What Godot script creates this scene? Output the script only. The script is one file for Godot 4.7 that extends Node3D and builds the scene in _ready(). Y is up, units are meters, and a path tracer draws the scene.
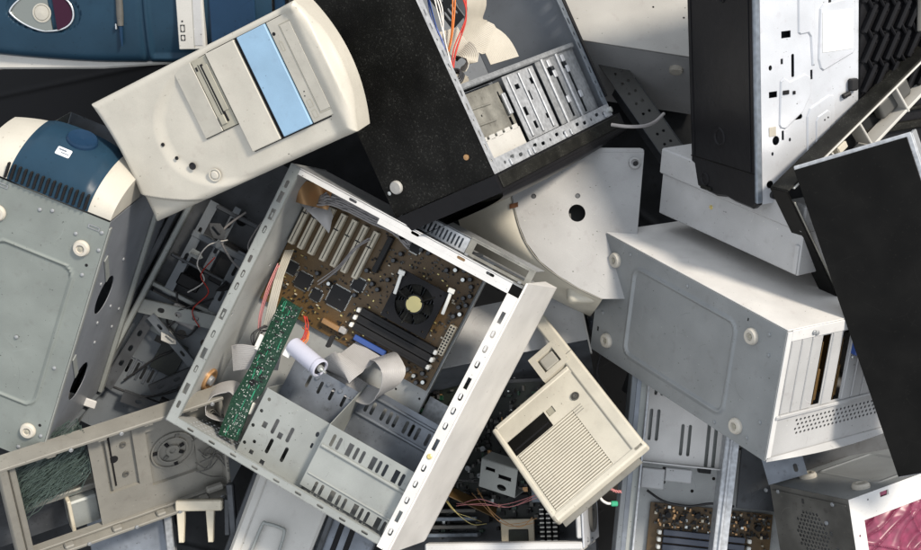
extends Node3D
# A heap of discarded computer cases seen from above. "heap" is the sloping frame in which the things lie:
# x across, y up the slope, z out of the heap (nearly up in the world).

const PITCH := 64.0
var heap := Transform3D()
var M := {}
var rng := RandomNumberGenerator.new()
var taken := {}
var shared := {}


class Mb:
	var p := PackedVector3Array()
	var n := PackedVector3Array()
	var X := Transform3D()

	func tri(a: Vector3, b: Vector3, c: Vector3) -> void:
		var A := X * a; var B := X * b; var C := X * c
		var k := (B - A).cross(C - A)
		if k.length_squared() < 1e-18: return
		k = k.normalized()
		p.append(A); p.append(C); p.append(B)
		n.append(k); n.append(k); n.append(k)

	func trin(a: Vector3, b: Vector3, c: Vector3, na: Vector3, nb: Vector3, nc: Vector3) -> void:
		p.append(X * a); p.append(X * c); p.append(X * b)
		n.append((X.basis * na).normalized()); n.append((X.basis * nc).normalized()); n.append((X.basis * nb).normalized())

	func quad(a: Vector3, b: Vector3, c: Vector3, d: Vector3) -> void:
		tri(a, b, c); tri(a, c, d)

	func box(c: Vector3, s: Vector3) -> Mb:
		return cbox(c, s, 0.0)

	# a box with chamfered edges
	func cbox(c: Vector3, s: Vector3, r: float) -> Mb:
		var h := s * 0.5
		r = min(r, min(h.x, min(h.y, h.z)) * 0.9)
		for ax in 3:
			var e := Vector3.ZERO; e[ax] = 1
			var f := Vector3.ZERO; f[(ax + 1) % 3] = 1
			var g := Vector3.ZERO; g[(ax + 2) % 3] = 1
			var hf: float = h[(ax + 1) % 3] - r; var hg: float = h[(ax + 2) % 3] - r
			for sg in [1.0, -1.0]:
				var o: Vector3 = c + e * h[ax] * sg
				var a := o - f * hf - g * hg; var b := o + f * hf - g * hg
				var d := o + f * hf + g * hg; var q := o - f * hf + g * hg
				if sg > 0: quad(a, b, d, q)
				else: quad(a, q, d, b)
			if r > 0.0:
				for s1 in [1.0, -1.0]:
					for s2 in [1.0, -1.0]:
						var he: float = h[ax] - r
						var a1: Vector3 = c + f * s1 * h[(ax + 1) % 3] + g * s2 * hg
						var a2: Vector3 = c + f * s1 * hf + g * s2 * h[(ax + 2) % 3]
						if s1 * s2 > 0: quad(a1 - e * he, a1 + e * he, a2 + e * he, a2 - e * he)
						else: quad(a1 + e * he, a1 - e * he, a2 - e * he, a2 + e * he)
		if r > 0.0:
			for i in 8:
				var sx := 1.0 if i & 1 else -1.0; var sy := 1.0 if i & 2 else -1.0; var sz := 1.0 if i & 4 else -1.0
				var a := c + Vector3(sx * h.x, sy * (h.y - r), sz * (h.z - r))
				var b := c + Vector3(sx * (h.x - r), sy * h.y, sz * (h.z - r))
				var d := c + Vector3(sx * (h.x - r), sy * (h.y - r), sz * h.z)
				if sx * sy * sz > 0: tri(a, b, d)
				else: tri(a, d, b)
		return self

	# a box with round edges, smooth
	func rbox(c: Vector3, s: Vector3, r: float, k := 3) -> Mb:
		var h := s * 0.5
		r = min(r, min(h.x, min(h.y, h.z)) * 0.98)
		var par := []
		for i in k + 1: par.append([-1.0, tan(PI / 4 * (float(i) / k - 1.0))])
		for i in k + 1: par.append([1.0, tan(PI / 4 * float(i) / k)])
		for ax in 3:
			var b1 := (ax + 1) % 3; var b2 := (ax + 2) % 3
			for sg in [1.0, -1.0]:
				var g := []
				for a in par:
					var row := []
					for b in par:
						var d := Vector3.ZERO; d[ax] = sg; d[b1] = a[1]; d[b2] = b[1]
						var o := Vector3.ZERO; o[ax] = sg * (h[ax] - r); o[b1] = a[0] * (h[b1] - r); o[b2] = b[0] * (h[b2] - r)
						d = d.normalized()
						row.append([c + o + d * r, d])
					g.append(row)
				for i in par.size() - 1:
					for j in par.size() - 1:
						var q = [g[i][j], g[i + 1][j], g[i + 1][j + 1], g[i][j + 1]]
						if sg < 0: q = [q[0], q[3], q[2], q[1]]
						trin(q[0][0], q[1][0], q[2][0], q[0][1], q[1][1], q[2][1])
						trin(q[0][0], q[2][0], q[3][0], q[0][1], q[2][1], q[3][1])
		return self

	# frustum from a along d
	func cyl(a: Vector3, d: Vector3, r1: float, hh: float, seg := 16, r2 := -1.0) -> Mb:
		if r2 < 0: r2 = r1
		return lathe(a, d, [[0.0, 0.0], [r1, 0.0], [r2, hh], [0.0, hh]], seg)

	# profile of [radius, height] turned about d
	func lathe(a: Vector3, d: Vector3, prof: Array, seg := 24) -> Mb:
		d = d.normalized()
		var u := d.cross(Vector3.UP if absf(d.y) < 0.9 else Vector3.RIGHT).normalized()
		var w := d.cross(u)
		for i in prof.size() - 1:
			var r0: float = prof[i][0]; var r1: float = prof[i + 1][0]; var z0: float = prof[i][1]; var z1: float = prof[i + 1][1]
			var sl := Vector2(z1 - z0, r0 - r1).normalized()
			for k in seg:
				var t0 := TAU * k / seg; var t1 := TAU * (k + 1) / seg
				var c0 := u * cos(t0) + w * sin(t0); var c1 := u * cos(t1) + w * sin(t1)
				var n0 := c0 * sl.x + d * sl.y; var n1 := c1 * sl.x + d * sl.y
				var A := a + c0 * r0 + d * z0; var B := a + c1 * r0 + d * z0; var C := a + c1 * r1 + d * z1; var D := a + c0 * r1 + d * z1
				if r0 > 0: trin(A, B, C, n0, n1, n1)
				if r1 > 0: trin(A, C, D, n0, n1, n0)
		return self

	func tube(pts: Array, r: float, seg := 7) -> Mb:
		var rings := []
		var ref := Vector3(0.31, 0.2, 0.93)
		for i in pts.size():
			var t: Vector3 = (pts[min(i + 1, pts.size() - 1)] - pts[max(i - 1, 0)]).normalized()
			var u := (ref - t * ref.dot(t)).normalized()
			ref = u
			var w := t.cross(u)
			var ring := []
			for k in seg:
				var d := u * cos(TAU * k / seg) + w * sin(TAU * k / seg)
				ring.append([pts[i] + d * r, d])
			rings.append(ring)
		for i in rings.size() - 1:
			for k in seg:
				var a = rings[i][k]; var b = rings[i][(k + 1) % seg]; var c = rings[i + 1][(k + 1) % seg]; var d = rings[i + 1][k]
				trin(a[0], b[0], c[0], a[1], b[1], c[1]); trin(a[0], c[0], d[0], a[1], c[1], d[1])
		return self

	func _rect(x0: float, x1: float, y0: float, y1: float, t: float) -> void:
		quad(Vector3(x0, y0, 0), Vector3(x1, y0, 0), Vector3(x1, y1, 0), Vector3(x0, y1, 0))
		quad(Vector3(x0, y0, -t), Vector3(x0, y1, -t), Vector3(x1, y1, -t), Vector3(x1, y0, -t))

	# sheet of metal from (x0, y0) to (x1, y1), front at z = 0, with holes [cx, cy, w, h, kind]: 0 square, 1 round, 2 slot
	func plate(x0: float, y0: float, x1: float, y1: float, t: float, holes := []) -> Mb:
		var ys := [y0, y1]
		for q in holes:
			ys.append(q[1] - q[3] * 0.5); ys.append(q[1] + q[3] * 0.5)
		ys.sort()
		for i in ys.size() - 1:
			var a: float = max(ys[i], y0); var b: float = min(ys[i + 1], y1)
			if b - a < 1e-6: continue
			var m := (a + b) * 0.5
			var cuts := []
			for q in holes:
				if m > q[1] - q[3] * 0.5 and m < q[1] + q[3] * 0.5: cuts.append([q[0] - q[2] * 0.5, q[0] + q[2] * 0.5])
			cuts.sort_custom(func(u, w): return u[0] < w[0])
			var x := x0
			for c in cuts:
				if c[0] > x: _rect(x, c[0], a, b, t)
				x = max(x, c[1])
			if x < x1: _rect(x, x1, a, b, t)
		var f := [Vector3(x0, y0, 0), Vector3(x1, y0, 0), Vector3(x1, y1, 0), Vector3(x0, y1, 0)]
		var dz := Vector3(0, 0, -t)
		for k in 4: quad(f[k] + dz, f[(k + 1) % 4] + dz, f[(k + 1) % 4], f[k])
		for q in holes:
			var hx: float = q[2] * 0.5; var hy: float = q[3] * 0.5
			var rx := 0.0; var ry := 0.0
			if q[4] == 1: rx = hx; ry = hy
			elif q[4] == 2: rx = min(hx, hy); ry = rx
			var seg := 1 if rx == 0.0 else (8 if max(hx, hy) > 0.012 else 3)
			var loop := []
			for c in 4:
				var s := Vector2(1 if c == 0 or c == 3 else -1, 1 if c < 2 else -1)
				var o := Vector3(q[0] + s.x * (hx - rx), q[1] + s.y * (hy - ry), 0)
				var corner := Vector3(q[0] + s.x * hx, q[1] + s.y * hy, 0)
				if rx == 0.0:
					loop.append(corner); continue
				var arc := []
				for k in seg + 1:
					var t2 := PI * 0.5 * (c + float(k) / seg)
					arc.append(o + Vector3(cos(t2) * rx, sin(t2) * ry, 0))
				for k in seg:
					tri(corner, arc[k + 1], arc[k]); tri(corner + dz, arc[k] + dz, arc[k + 1] + dz)
				loop.append_array(arc)
			for k in loop.size():
				var a: Vector3 = loop[k]; var b: Vector3 = loop[(k + 1) % loop.size()]
				quad(a + dz, a, b, b + dz)
		return self

	# polygon (counter-clockwise) from z = 0 back to -t
	func poly(pts: Array, t: float, bev := 0.0) -> Mb:
		var P := PackedVector2Array(pts)
		if Geometry2D.is_polygon_clockwise(P): P.reverse()
		var top := P
		if bev > 0.0:
			var off := Geometry2D.offset_polygon(P, -bev, Geometry2D.JOIN_MITER)
			if off.size() > 0 and off[0].size() == P.size():
				top = off[0]
				if Geometry2D.is_polygon_clockwise(top): top.reverse()
				var best := 0
				for k in top.size():
					if top[k].distance_to(P[0]) < top[best].distance_to(P[0]): best = k
				var turned := PackedVector2Array()
				for k in top.size(): turned.append(top[(k + best) % top.size()])
				top = turned
		var ix := Geometry2D.triangulate_polygon(top)
		for i in range(0, ix.size(), 3):
			var a := top[ix[i]]; var b := top[ix[i + 1]]; var c := top[ix[i + 2]]
			if (b - a).cross(c - a) < 0:
				var s := b; b = c; c = s
			tri(Vector3(a.x, a.y, 0), Vector3(b.x, b.y, 0), Vector3(c.x, c.y, 0))
			tri(Vector3(a.x, a.y, -t), Vector3(c.x, c.y, -t), Vector3(b.x, b.y, -t))
		for k in P.size():
			var a := P[k]; var b := P[(k + 1) % P.size()]; var a2 := top[k]; var b2 := top[(k + 1) % P.size()]
			if bev > 0.0: quad(Vector3(a.x, a.y, -bev), Vector3(b.x, b.y, -bev), Vector3(b2.x, b2.y, 0), Vector3(a2.x, a2.y, 0))
			quad(Vector3(a.x, a.y, -t), Vector3(b.x, b.y, -t), Vector3(b.x, b.y, -bev), Vector3(a.x, a.y, -bev))
		return self

	# smooth surface f(u, v), u and v from 0 to 1, du x dv outward
	func surf(nu: int, nv: int, f: Callable) -> Mb:
		var g := []; var h := 1e-3
		for i in nu + 1:
			var row := []
			for j in nv + 1:
				var u := float(i) / nu; var w := float(j) / nv
				var du: Vector3 = f.call(min(u + h, 1.0), w) - f.call(max(u - h, 0.0), w)
				var dv: Vector3 = f.call(u, min(w + h, 1.0)) - f.call(u, max(w - h, 0.0))
				var k := du.cross(dv)
				row.append([f.call(u, w), k.normalized() if k.length() > 1e-14 else Vector3.BACK])
			g.append(row)
		for i in nu:
			for j in nv:
				var a = g[i][j]; var b = g[i + 1][j]; var c = g[i + 1][j + 1]; var d = g[i][j + 1]
				trin(a[0], b[0], c[0], a[1], b[1], c[1]); trin(a[0], c[0], d[0], a[1], c[1], d[1])
		return self

	# a flat strip of width w and thickness t along pts; side gives the width direction at each point
	func strip(pts: Array, side: Array, w: float, t: float) -> Mb:
		var q := []
		for i in pts.size():
			var tg: Vector3 = (pts[min(i + 1, pts.size() - 1)] - pts[max(i - 1, 0)]).normalized()
			var s: Vector3 = side[i * side.size() / pts.size()]
			s = (s - tg * s.dot(tg)).normalized()
			q.append([pts[i], s, s.cross(tg).normalized()])
		for i in q.size() - 1:
			var a = q[i]; var b = q[i + 1]
			var lanes := maxi(1, int(w / 0.0026))
			for ln in lanes * 2:
				var f0 := (float(ln / 2) / lanes - 0.5) * w; var f1 := (float(ln / 2 + 1) / lanes - 0.5) * w
				var k := 1.0 if ln % 2 == 0 else -1.0
				var a0: Vector3 = a[0] + a[1] * f0 + a[2] * t * 0.5 * k; var a1: Vector3 = a[0] + a[1] * f1 + a[2] * t * 0.5 * k
				var b0: Vector3 = b[0] + b[1] * f0 + b[2] * t * 0.5 * k; var b1: Vector3 = b[0] + b[1] * f1 + b[2] * t * 0.5 * k
				var na: Vector3 = a[2] * k; var nb: Vector3 = b[2] * k
				var ga: Vector3 = (na - a[1] * 0.55).normalized(); var ha: Vector3 = (na + a[1] * 0.55).normalized()
				var gb: Vector3 = (nb - b[1] * 0.55).normalized(); var hb: Vector3 = (nb + b[1] * 0.55).normalized()
				if k > 0:
					trin(a0, a1, b1, ga, ha, hb); trin(a0, b1, b0, ga, hb, gb)
				else:
					trin(a0, b1, a1, ga, hb, ha); trin(a0, b0, b1, ga, gb, hb)
			for k in [1.0, -1.0]:
				var e0: Vector3 = a[0] + a[1] * w * 0.5 * k; var e1: Vector3 = b[0] + b[1] * w * 0.5 * k
				quad(e0 - a[2] * t * 0.5, e1 - b[2] * t * 0.5, e1 + b[2] * t * 0.5, e0 + a[2] * t * 0.5)
		return self

	func mesh() -> ArrayMesh:
		var arr := []; arr.resize(Mesh.ARRAY_MAX)
		arr[Mesh.ARRAY_VERTEX] = p; arr[Mesh.ARRAY_NORMAL] = n
		var m := ArrayMesh.new()
		m.add_surface_from_arrays(Mesh.PRIMITIVE_TRIANGLES, arr)
		return m


func v(x: float, y: float, z: float) -> Vector3: return Vector3(x, y, z)

func T3(a: float, b: float, c: float, d: float, e: float, f: float, g: float, h: float, i: float, x: float, y: float, z: float) -> Transform3D:
	return Transform3D(Basis(v(a, b, c), v(d, e, f), v(g, h, i)).orthonormalized(), v(x, y, z))

# a frame whose z is the normal of a face: x along ex, y along ey
func fr(o: Vector3, ex: Vector3, ey: Vector3) -> Transform3D:
	return Transform3D(Basis(ex, ey, ex.cross(ey)), o)

func curve(pts: Array, n := 6) -> Array:
	var out := []
	for i in pts.size() - 1:
		var a: Vector3 = pts[max(i - 1, 0)]; var b: Vector3 = pts[i]; var c: Vector3 = pts[i + 1]; var d: Vector3 = pts[min(i + 2, pts.size() - 1)]
		for k in n: out.append(b.cubic_interpolate(c, a, d, float(k) / n))
	out.append(pts[-1])
	return out

func numbered(called: String) -> String:
	var k: int = taken.get(called, 0)
	taken[called] = k + 1
	return called if k == 0 else "%s_%03d" % [called, k]

func tag(o: Node3D, label: String, category: String, group := "", kind := "") -> Node3D:
	o.set_meta("label", label)
	if category: o.set_meta("category", category)
	if group: o.set_meta("group", group)
	if kind: o.set_meta("kind", kind)
	return o

# a thing: a node at its base, placed in the heap; its parts are its children
func thing(called: String, at: Transform3D, label: String, category: String, group := "") -> Node3D:
	var o := Node3D.new()
	o.name = numbered(called)
	add_child(o)
	o.transform = heap * at
	return tag(o, label, category, group)

func part(called: String, m: Mb, mat: Material, parent: Node3D, at := Transform3D()) -> MeshInstance3D:
	return put(called, m.mesh(), mat, parent, at)

func put(called: String, mesh: Mesh, mat: Material, parent: Node3D, at := Transform3D()) -> MeshInstance3D:
	var o := MeshInstance3D.new()
	o.name = called
	o.mesh = mesh
	o.material_override = mat
	o.transform = at
	parent.add_child(o, true)
	return o

# a thing that is one mesh
func single(called: String, m: Mb, mat: Material, at: Transform3D, label: String, category: String, group := "", kind := "") -> MeshInstance3D:
	var o := MeshInstance3D.new()
	o.name = numbered(called)
	o.mesh = m.mesh()
	o.material_override = mat
	o.transform = heap * at
	add_child(o)
	tag(o, label, category, group, kind)
	return o

func off(x: float, y: float, z: float, turn := 0.0) -> Transform3D:
	return Transform3D(Basis(Vector3.BACK, turn), v(x, y, z))


# ---------------------------------------------------------------- materials

func noise_image(size: int, freq: float, octaves: int, sd: int, kind := FastNoiseLite.TYPE_SIMPLEX_SMOOTH) -> Image:
	var f := FastNoiseLite.new()
	f.noise_type = kind
	f.seed = sd
	f.frequency = freq
	f.fractal_octaves = octaves
	return f.get_seamless_image(size, size)

# a wear map: mean near 1, with soft blotches, stains, specks and scratches
func wear(size: int, sd: int, blotch: float, stain: float, specks: int, speck_level: Vector2, scratches: int, scratch_level: Vector2) -> ImageTexture:
	var a := noise_image(size, 0.006, 4, sd).get_data()
	var b := noise_image(size, 0.02, 5, sd + 7).get_data()
	var c := noise_image(size, 0.22, 2, sd + 13).get_data()
	var out := PackedByteArray(); out.resize(size * size * 3)
	for i in size * size:
		var s := 1.0 - blotch * (1.0 - a[i] / 255.0)
		var d := clampf((b[i] / 255.0 - 0.72) * 3.0, 0.0, 1.0)
		s *= 1.0 - stain * d
		s *= 0.96 + 0.04 * c[i] / 255.0
		var q := int(clampf(s, 0.0, 1.0) * 235.0)
		out[i * 3] = q; out[i * 3 + 1] = int(q * (1.0 - 0.02 * stain * d)); out[i * 3 + 2] = int(q * (1.0 - 0.10 * stain * d))
	var im := Image.create_from_data(size, size, false, Image.FORMAT_RGB8, out)
	var r := RandomNumberGenerator.new(); r.seed = sd
	for k in specks:
		var x := r.randi() % size; var y := r.randi() % size
		var l := r.randf_range(speck_level.x, speck_level.y); var w := 1 + r.randi() % 4
		im.fill_rect(Rect2i(x, y, w, 1 + r.randi() % 3), Color(l, l, l * 0.97))
	for k in scratches:
		var x := r.randf() * size; var y := r.randf() * size; var t := r.randf() * TAU; var bend := r.randf_range(-0.03, 0.03)
		var l := r.randf_range(scratch_level.x, scratch_level.y)
		for s in r.randi_range(8, 60):
			im.set_pixel(posmod(int(x), size), posmod(int(y), size), Color(l, l, l))
			x += cos(t); y += sin(t); t += bend
	return ImageTexture.create_from_image(im)

# fine print of a circuit board: traces, pads and silk marks
func board_print(size: int, sd: int, base: Color, trace: Color, pad: Color) -> ImageTexture:
	var im := Image.create(size, size, false, Image.FORMAT_RGB8)
	im.fill(base)
	var r := RandomNumberGenerator.new(); r.seed = sd
	for k in 900:
		var x := r.randi() % size; var y := r.randi() % size
		var c := base.lerp(trace, r.randf())
		for leg in 3:
			var d: Vector2i = [Vector2i(1, 0), Vector2i(0, 1), Vector2i(1, 1), Vector2i(1, -1), Vector2i(-1, 0), Vector2i(0, -1)][r.randi() % 6]
			for s in r.randi_range(6, 50):
				im.set_pixel(posmod(x, size), posmod(y, size), c)
				x += d.x; y += d.y
	for k in 2600:
		var l := r.randf_range(0.3, 1.0)
		im.fill_rect(Rect2i(r.randi() % size, r.randi() % size, 1 + r.randi() % 3, 1 + r.randi() % 3), base.lerp(pad, l))
	return ImageTexture.create_from_image(im)

# colours are linear, real-world base colours
func mat(called: String, c: Color, rough: float, metal := 0.0, tex: Texture2D = null, metres := 0.5, bump := 0.0, world := false) -> StandardMaterial3D:
	var m := StandardMaterial3D.new()
	m.albedo_color = c.linear_to_srgb()
	m.roughness = rough
	m.metallic = metal
	if tex:
		m.albedo_texture = tex
		m.uv1_triplanar = true
		m.uv1_world_triplanar = world
		m.uv1_scale = Vector3.ONE / metres
		m.uv1_offset = v(0.37 * (M.size() % 7), 0.21 * (M.size() % 5), 0.53 * (M.size() % 3))
	if bump > 0.0:
		m.normal_enabled = true
		m.normal_texture = shared.grain
		m.normal_scale = bump
		m.uv1_triplanar = true
		m.uv1_scale = Vector3.ONE / metres
	M[called] = m
	return m

func materials() -> void:
	var g := noise_image(512, 0.05, 4, 3)
	g.bump_map_to_normal_map(2.0)
	shared.grain = ImageTexture.create_from_image(g)
	var mild := wear(1024, 11, 0.09, 0.06, 250, Vector2(0.45, 0.8), 24, Vector2(0.75, 0.9))
	var paint := wear(1024, 23, 0.10, 0.08, 700, Vector2(0.45, 1.0), 90, Vector2(0.7, 1.0))
	var grime := wear(1024, 31, 0.32, 0.30, 1200, Vector2(0.3, 0.95), 150, Vector2(0.5, 1.0))
	var scuff := wear(1024, 71, 0.5, 0.0, 2600, Vector2(0.9, 1.0), 260, Vector2(0.95, 1.0))
	var dusty := wear(1024, 47, 0.35, 0.0, 0, Vector2(0, 1), 0, Vector2(0, 1)).get_image()
	var r := RandomNumberGenerator.new(); r.seed = 5
	for k in 1024 * 1024 / 512: dusty.fill_rect(Rect2i(0, k % 1024, 1, 1), Color(0.4, 0.4, 0.4))
	var dd := dusty.get_data()
	var fine := noise_image(1024, 0.12, 3, 88).get_data(); var big := noise_image(1024, 0.008, 4, 89).get_data()
	for i in 1024 * 1024:
		var l := 40.0 + 30.0 * (big[i] / 255.0 - 0.4) + maxf(0.0, fine[i] - 165.0) * 1.1 * (0.3 + big[i] / 255.0)
		var q := int(clampf(l, 20, 255))
		dd[i * 3] = q; dd[i * 3 + 1] = q; dd[i * 3 + 2] = int(q * 0.97)
	dusty = Image.create_from_data(1024, 1024, false, Image.FORMAT_RGB8, dd)
	for k in 22000:
		var x := r.randf() * 1022; var y := r.randf() * 1022
		if big[int(y) * 1024 + int(x)] < 90 + r.randi() % 90: continue
		
		var t := r.randf() * TAU; var l := 0.15 + 0.30 * pow(r.randf(), 2.5)
		for s in r.randi_range(1, 6):
			dusty.fill_rect(Rect2i(posmod(int(x), 1022), posmod(int(y), 1022), 1 + s % 2, 2), Color(l, l, l * 0.95))
			x += cos(t); y += sin(t); t += 0.35
	var dust := ImageTexture.create_from_image(dusty)
	var galv_im := noise_image(512, 0.045, 1, 9, FastNoiseLite.TYPE_CELLULAR)
	var gd := galv_im.get_data(); var gb := noise_image(512, 0.01, 4, 10).get_data()
	for i in 512 * 512: gd[i] = int(clampf(200.0 + 0.16 * gd[i] - 35.0 * (1.0 - gb[i] / 255.0), 0, 255))
	var galv := ImageTexture.create_from_image(Image.create_from_data(512, 512, false, Image.FORMAT_L8, gd))
	var brown := board_print(1024, 61, Color(0.46, 0.36, 0.21), Color(0.66, 0.53, 0.30), Color(0.85, 0.78, 0.60))
	var green := board_print(512, 62, Color(0.05, 0.22, 0.15), Color(0.10, 0.36, 0.24), Color(0.8, 0.85, 0.8))
	var murk := board_print(1024, 63, Color(0.10, 0.14, 0.11), Color(0.20, 0.24, 0.18), Color(0.6, 0.6, 0.5))

	mat("beige", Color(0.66, 0.62, 0.53), 0.48, 0, mild, 0.55, 0.12)
	mat("beige_old", Color(0.70, 0.66, 0.555), 0.5, 0, mild, 0.45, 0.12)
	mat("beige_dirty", Color(0.265, 0.255, 0.225), 0.6, 0, paint, 0.5, 0.15)
	mat("beige_light", Color(0.61, 0.58, 0.505), 0.42, 0, mild, 0.6, 0.08)
	mat("drive", Color(0.50, 0.48, 0.42), 0.4, 0, mild, 0.3, 0.08)
	mat("drive_dark", Color(0.42, 0.40, 0.32), 0.45, 0, mild, 0.3)
	mat("sky_blue", Color(0.32, 0.51, 0.70), 0.4, 0, mild, 0.5, 0.08)
	mat("off_white", Color(0.62, 0.61, 0.575), 0.45, 0, mild, 0.6, 0.06)
	mat("white_paint", Color(0.74, 0.74, 0.735), 0.42, 0, mild, 0.5)
	mat("white_metal", Color(0.70, 0.725, 0.77), 0.32, 0.25, mild, 0.5)
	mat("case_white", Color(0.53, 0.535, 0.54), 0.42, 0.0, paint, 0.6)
	mat("case_grey", Color(0.36, 0.38, 0.365), 0.45, 0.15, paint, 0.5)
	mat("case_inside", Color(0.46, 0.475, 0.47), 0.42, 0.15, paint, 0.45)
	mat("case_blue", Color(0.27, 0.30, 0.345), 0.4, 0.35, grime, 0.5)
	mat("sage", Color(0.25, 0.278, 0.26), 0.45, 0.1, paint, 0.5)
	mat("slate", Color(0.315, 0.335, 0.345), 0.45, 0.15, paint, 0.55)
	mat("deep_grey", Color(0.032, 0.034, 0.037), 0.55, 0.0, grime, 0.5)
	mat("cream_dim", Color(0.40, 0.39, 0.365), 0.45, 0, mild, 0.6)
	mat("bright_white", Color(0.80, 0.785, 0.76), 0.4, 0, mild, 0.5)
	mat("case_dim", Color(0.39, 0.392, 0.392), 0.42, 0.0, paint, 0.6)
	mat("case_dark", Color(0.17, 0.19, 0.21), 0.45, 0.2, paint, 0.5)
	mat("side_grey", Color(0.27, 0.29, 0.325), 0.42, 0.15, paint, 0.5)
	mat("umber", Color(0.085, 0.085, 0.08), 0.5, 0.0, paint, 0.5)
	mat("taupe", Color(0.165, 0.16, 0.145), 0.5, 0.1, grime, 0.5)
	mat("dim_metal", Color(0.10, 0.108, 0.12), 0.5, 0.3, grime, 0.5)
	mat("steel", Color(0.66, 0.69, 0.73), 0.36, 0.35, galv, 0.16)
	mat("steel_dull", Color(0.42, 0.44, 0.46), 0.45, 0.3, galv, 0.16)
	mat("steel_warm", Color(0.46, 0.45, 0.40), 0.48, 0.45, grime, 0.3)
	mat("steel_blue", Color(0.25, 0.29, 0.34), 0.4, 0.3, galv, 0.2)
	mat("black_dusty", Color(0.30, 0.30, 0.295), 0.5, 0, dust, 0.6, 0.1)
	mat("black", Color(0.014, 0.014, 0.016), 0.38, 0, paint, 0.5, 0.1)
	mat("black_flat", Color(0.0090, 0.0088, 0.0080), 0.5, 0, scuff, 0.62)
	mat("black_grey", Color(0.42, 0.42, 0.40), 0.6, 0, dust, 0.35)
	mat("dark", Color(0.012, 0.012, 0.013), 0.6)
	mat("blue", Color(0.020, 0.052, 0.088), 0.33, 0, paint, 0.5, 0.06)
	mat("blue_dark", Color(0.016, 0.045, 0.095), 0.35, 0, paint, 0.5)
	mat("panel_silver", Color(0.20, 0.215, 0.20), 0.3, 0.6)
	mat("interior_blue", Color(0.26, 0.285, 0.32), 0.4, 0.2, mild, 0.5)
	mat("chrome", Color(0.6, 0.62, 0.63), 0.25, 0.9)
	mat("glass_dark", Color(0.03, 0.008, 0.02), 0.12)
	mat("ivory", Color(0.70, 0.635, 0.50), 0.5, 0, mild, 0.3)
	mat("white_plastic", Color(0.74, 0.74, 0.70), 0.45)
	mat("brown_board", Color(0.46, 0.44, 0.36), 0.5, 0, brown, 0.17)
	mat("green_board", Color(0.55, 0.62, 0.58), 0.4, 0, green, 0.12)
	mat("murky_board", Color(0.40, 0.42, 0.40), 0.5, 0, murk, 0.2)
	mat("chip", Color(0.022, 0.022, 0.023), 0.45)
	mat("copper", Color(0.46, 0.27, 0.13), 0.4, 0.7)
	mat("brass", Color(0.62, 0.52, 0.22), 0.35, 0.6)
	mat("solder", Color(0.58, 0.60, 0.58), 0.3, 0.7)
	mat("ribbon", Color(0.47, 0.46, 0.455), 0.5, 0, mild, 0.2)
	mat("ribbon_cream", Color(0.56, 0.52, 0.44), 0.5, 0, mild, 0.2)
	mat("cap_white", Color(0.46, 0.47, 0.56), 0.35)
	mat("fan_yellow", Color(0.62, 0.54, 0.24), 0.5)
	mat("connector_blue", Color(0.03, 0.07, 0.25), 0.35)
	mat("wire_red", Color(0.42, 0.03, 0.02), 0.4)
	mat("wire_orange", Color(0.62, 0.17, 0.03), 0.4)
	mat("wire_white", Color(0.62, 0.60, 0.57), 0.45)
	mat("wire_black", Color(0.02, 0.02, 0.022), 0.45)
	mat("wire_grey", Color(0.22, 0.21, 0.21), 0.5)
	mat("wire_pink", Color(0.5, 0.2, 0.2), 0.45)
	mat("wire_green", Color(0.03, 0.3, 0.16), 0.45)
	mat("rubber", Color(0.34, 0.335, 0.32), 0.6)
	mat("foot_cream", Color(0.64, 0.60, 0.52), 0.5, 0, mild, 0.2)
	mat("label_white", Color(0.72, 0.74, 0.77), 0.35)
	mat("rust", Color(0.20, 0.075, 0.025), 0.85, 0, grime, 0.2)
	mat("strands", Color(0.055, 0.08, 0.072), 0.16)
	mat("soil", Color(0.06, 0.055, 0.05), 0.95, 0, grime, 1.3, 0.0, true)
	for k in ["glass_dark", "dark", "deep_grey", "black", "black_flat", "black_dusty", "black_grey", "blue", "blue_dark", "chip"]: M[k].metallic_specular = 0.25
	var w := mat("pink_film", Color(0.33, 0.06, 0.13), 0.36, 0.0, grime, 0.12)
	w.backlight = Color(0.14, 0.04, 0.06)
	mat("socket_navy", Color(0.05, 0.06, 0.085), 0.4)


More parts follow.
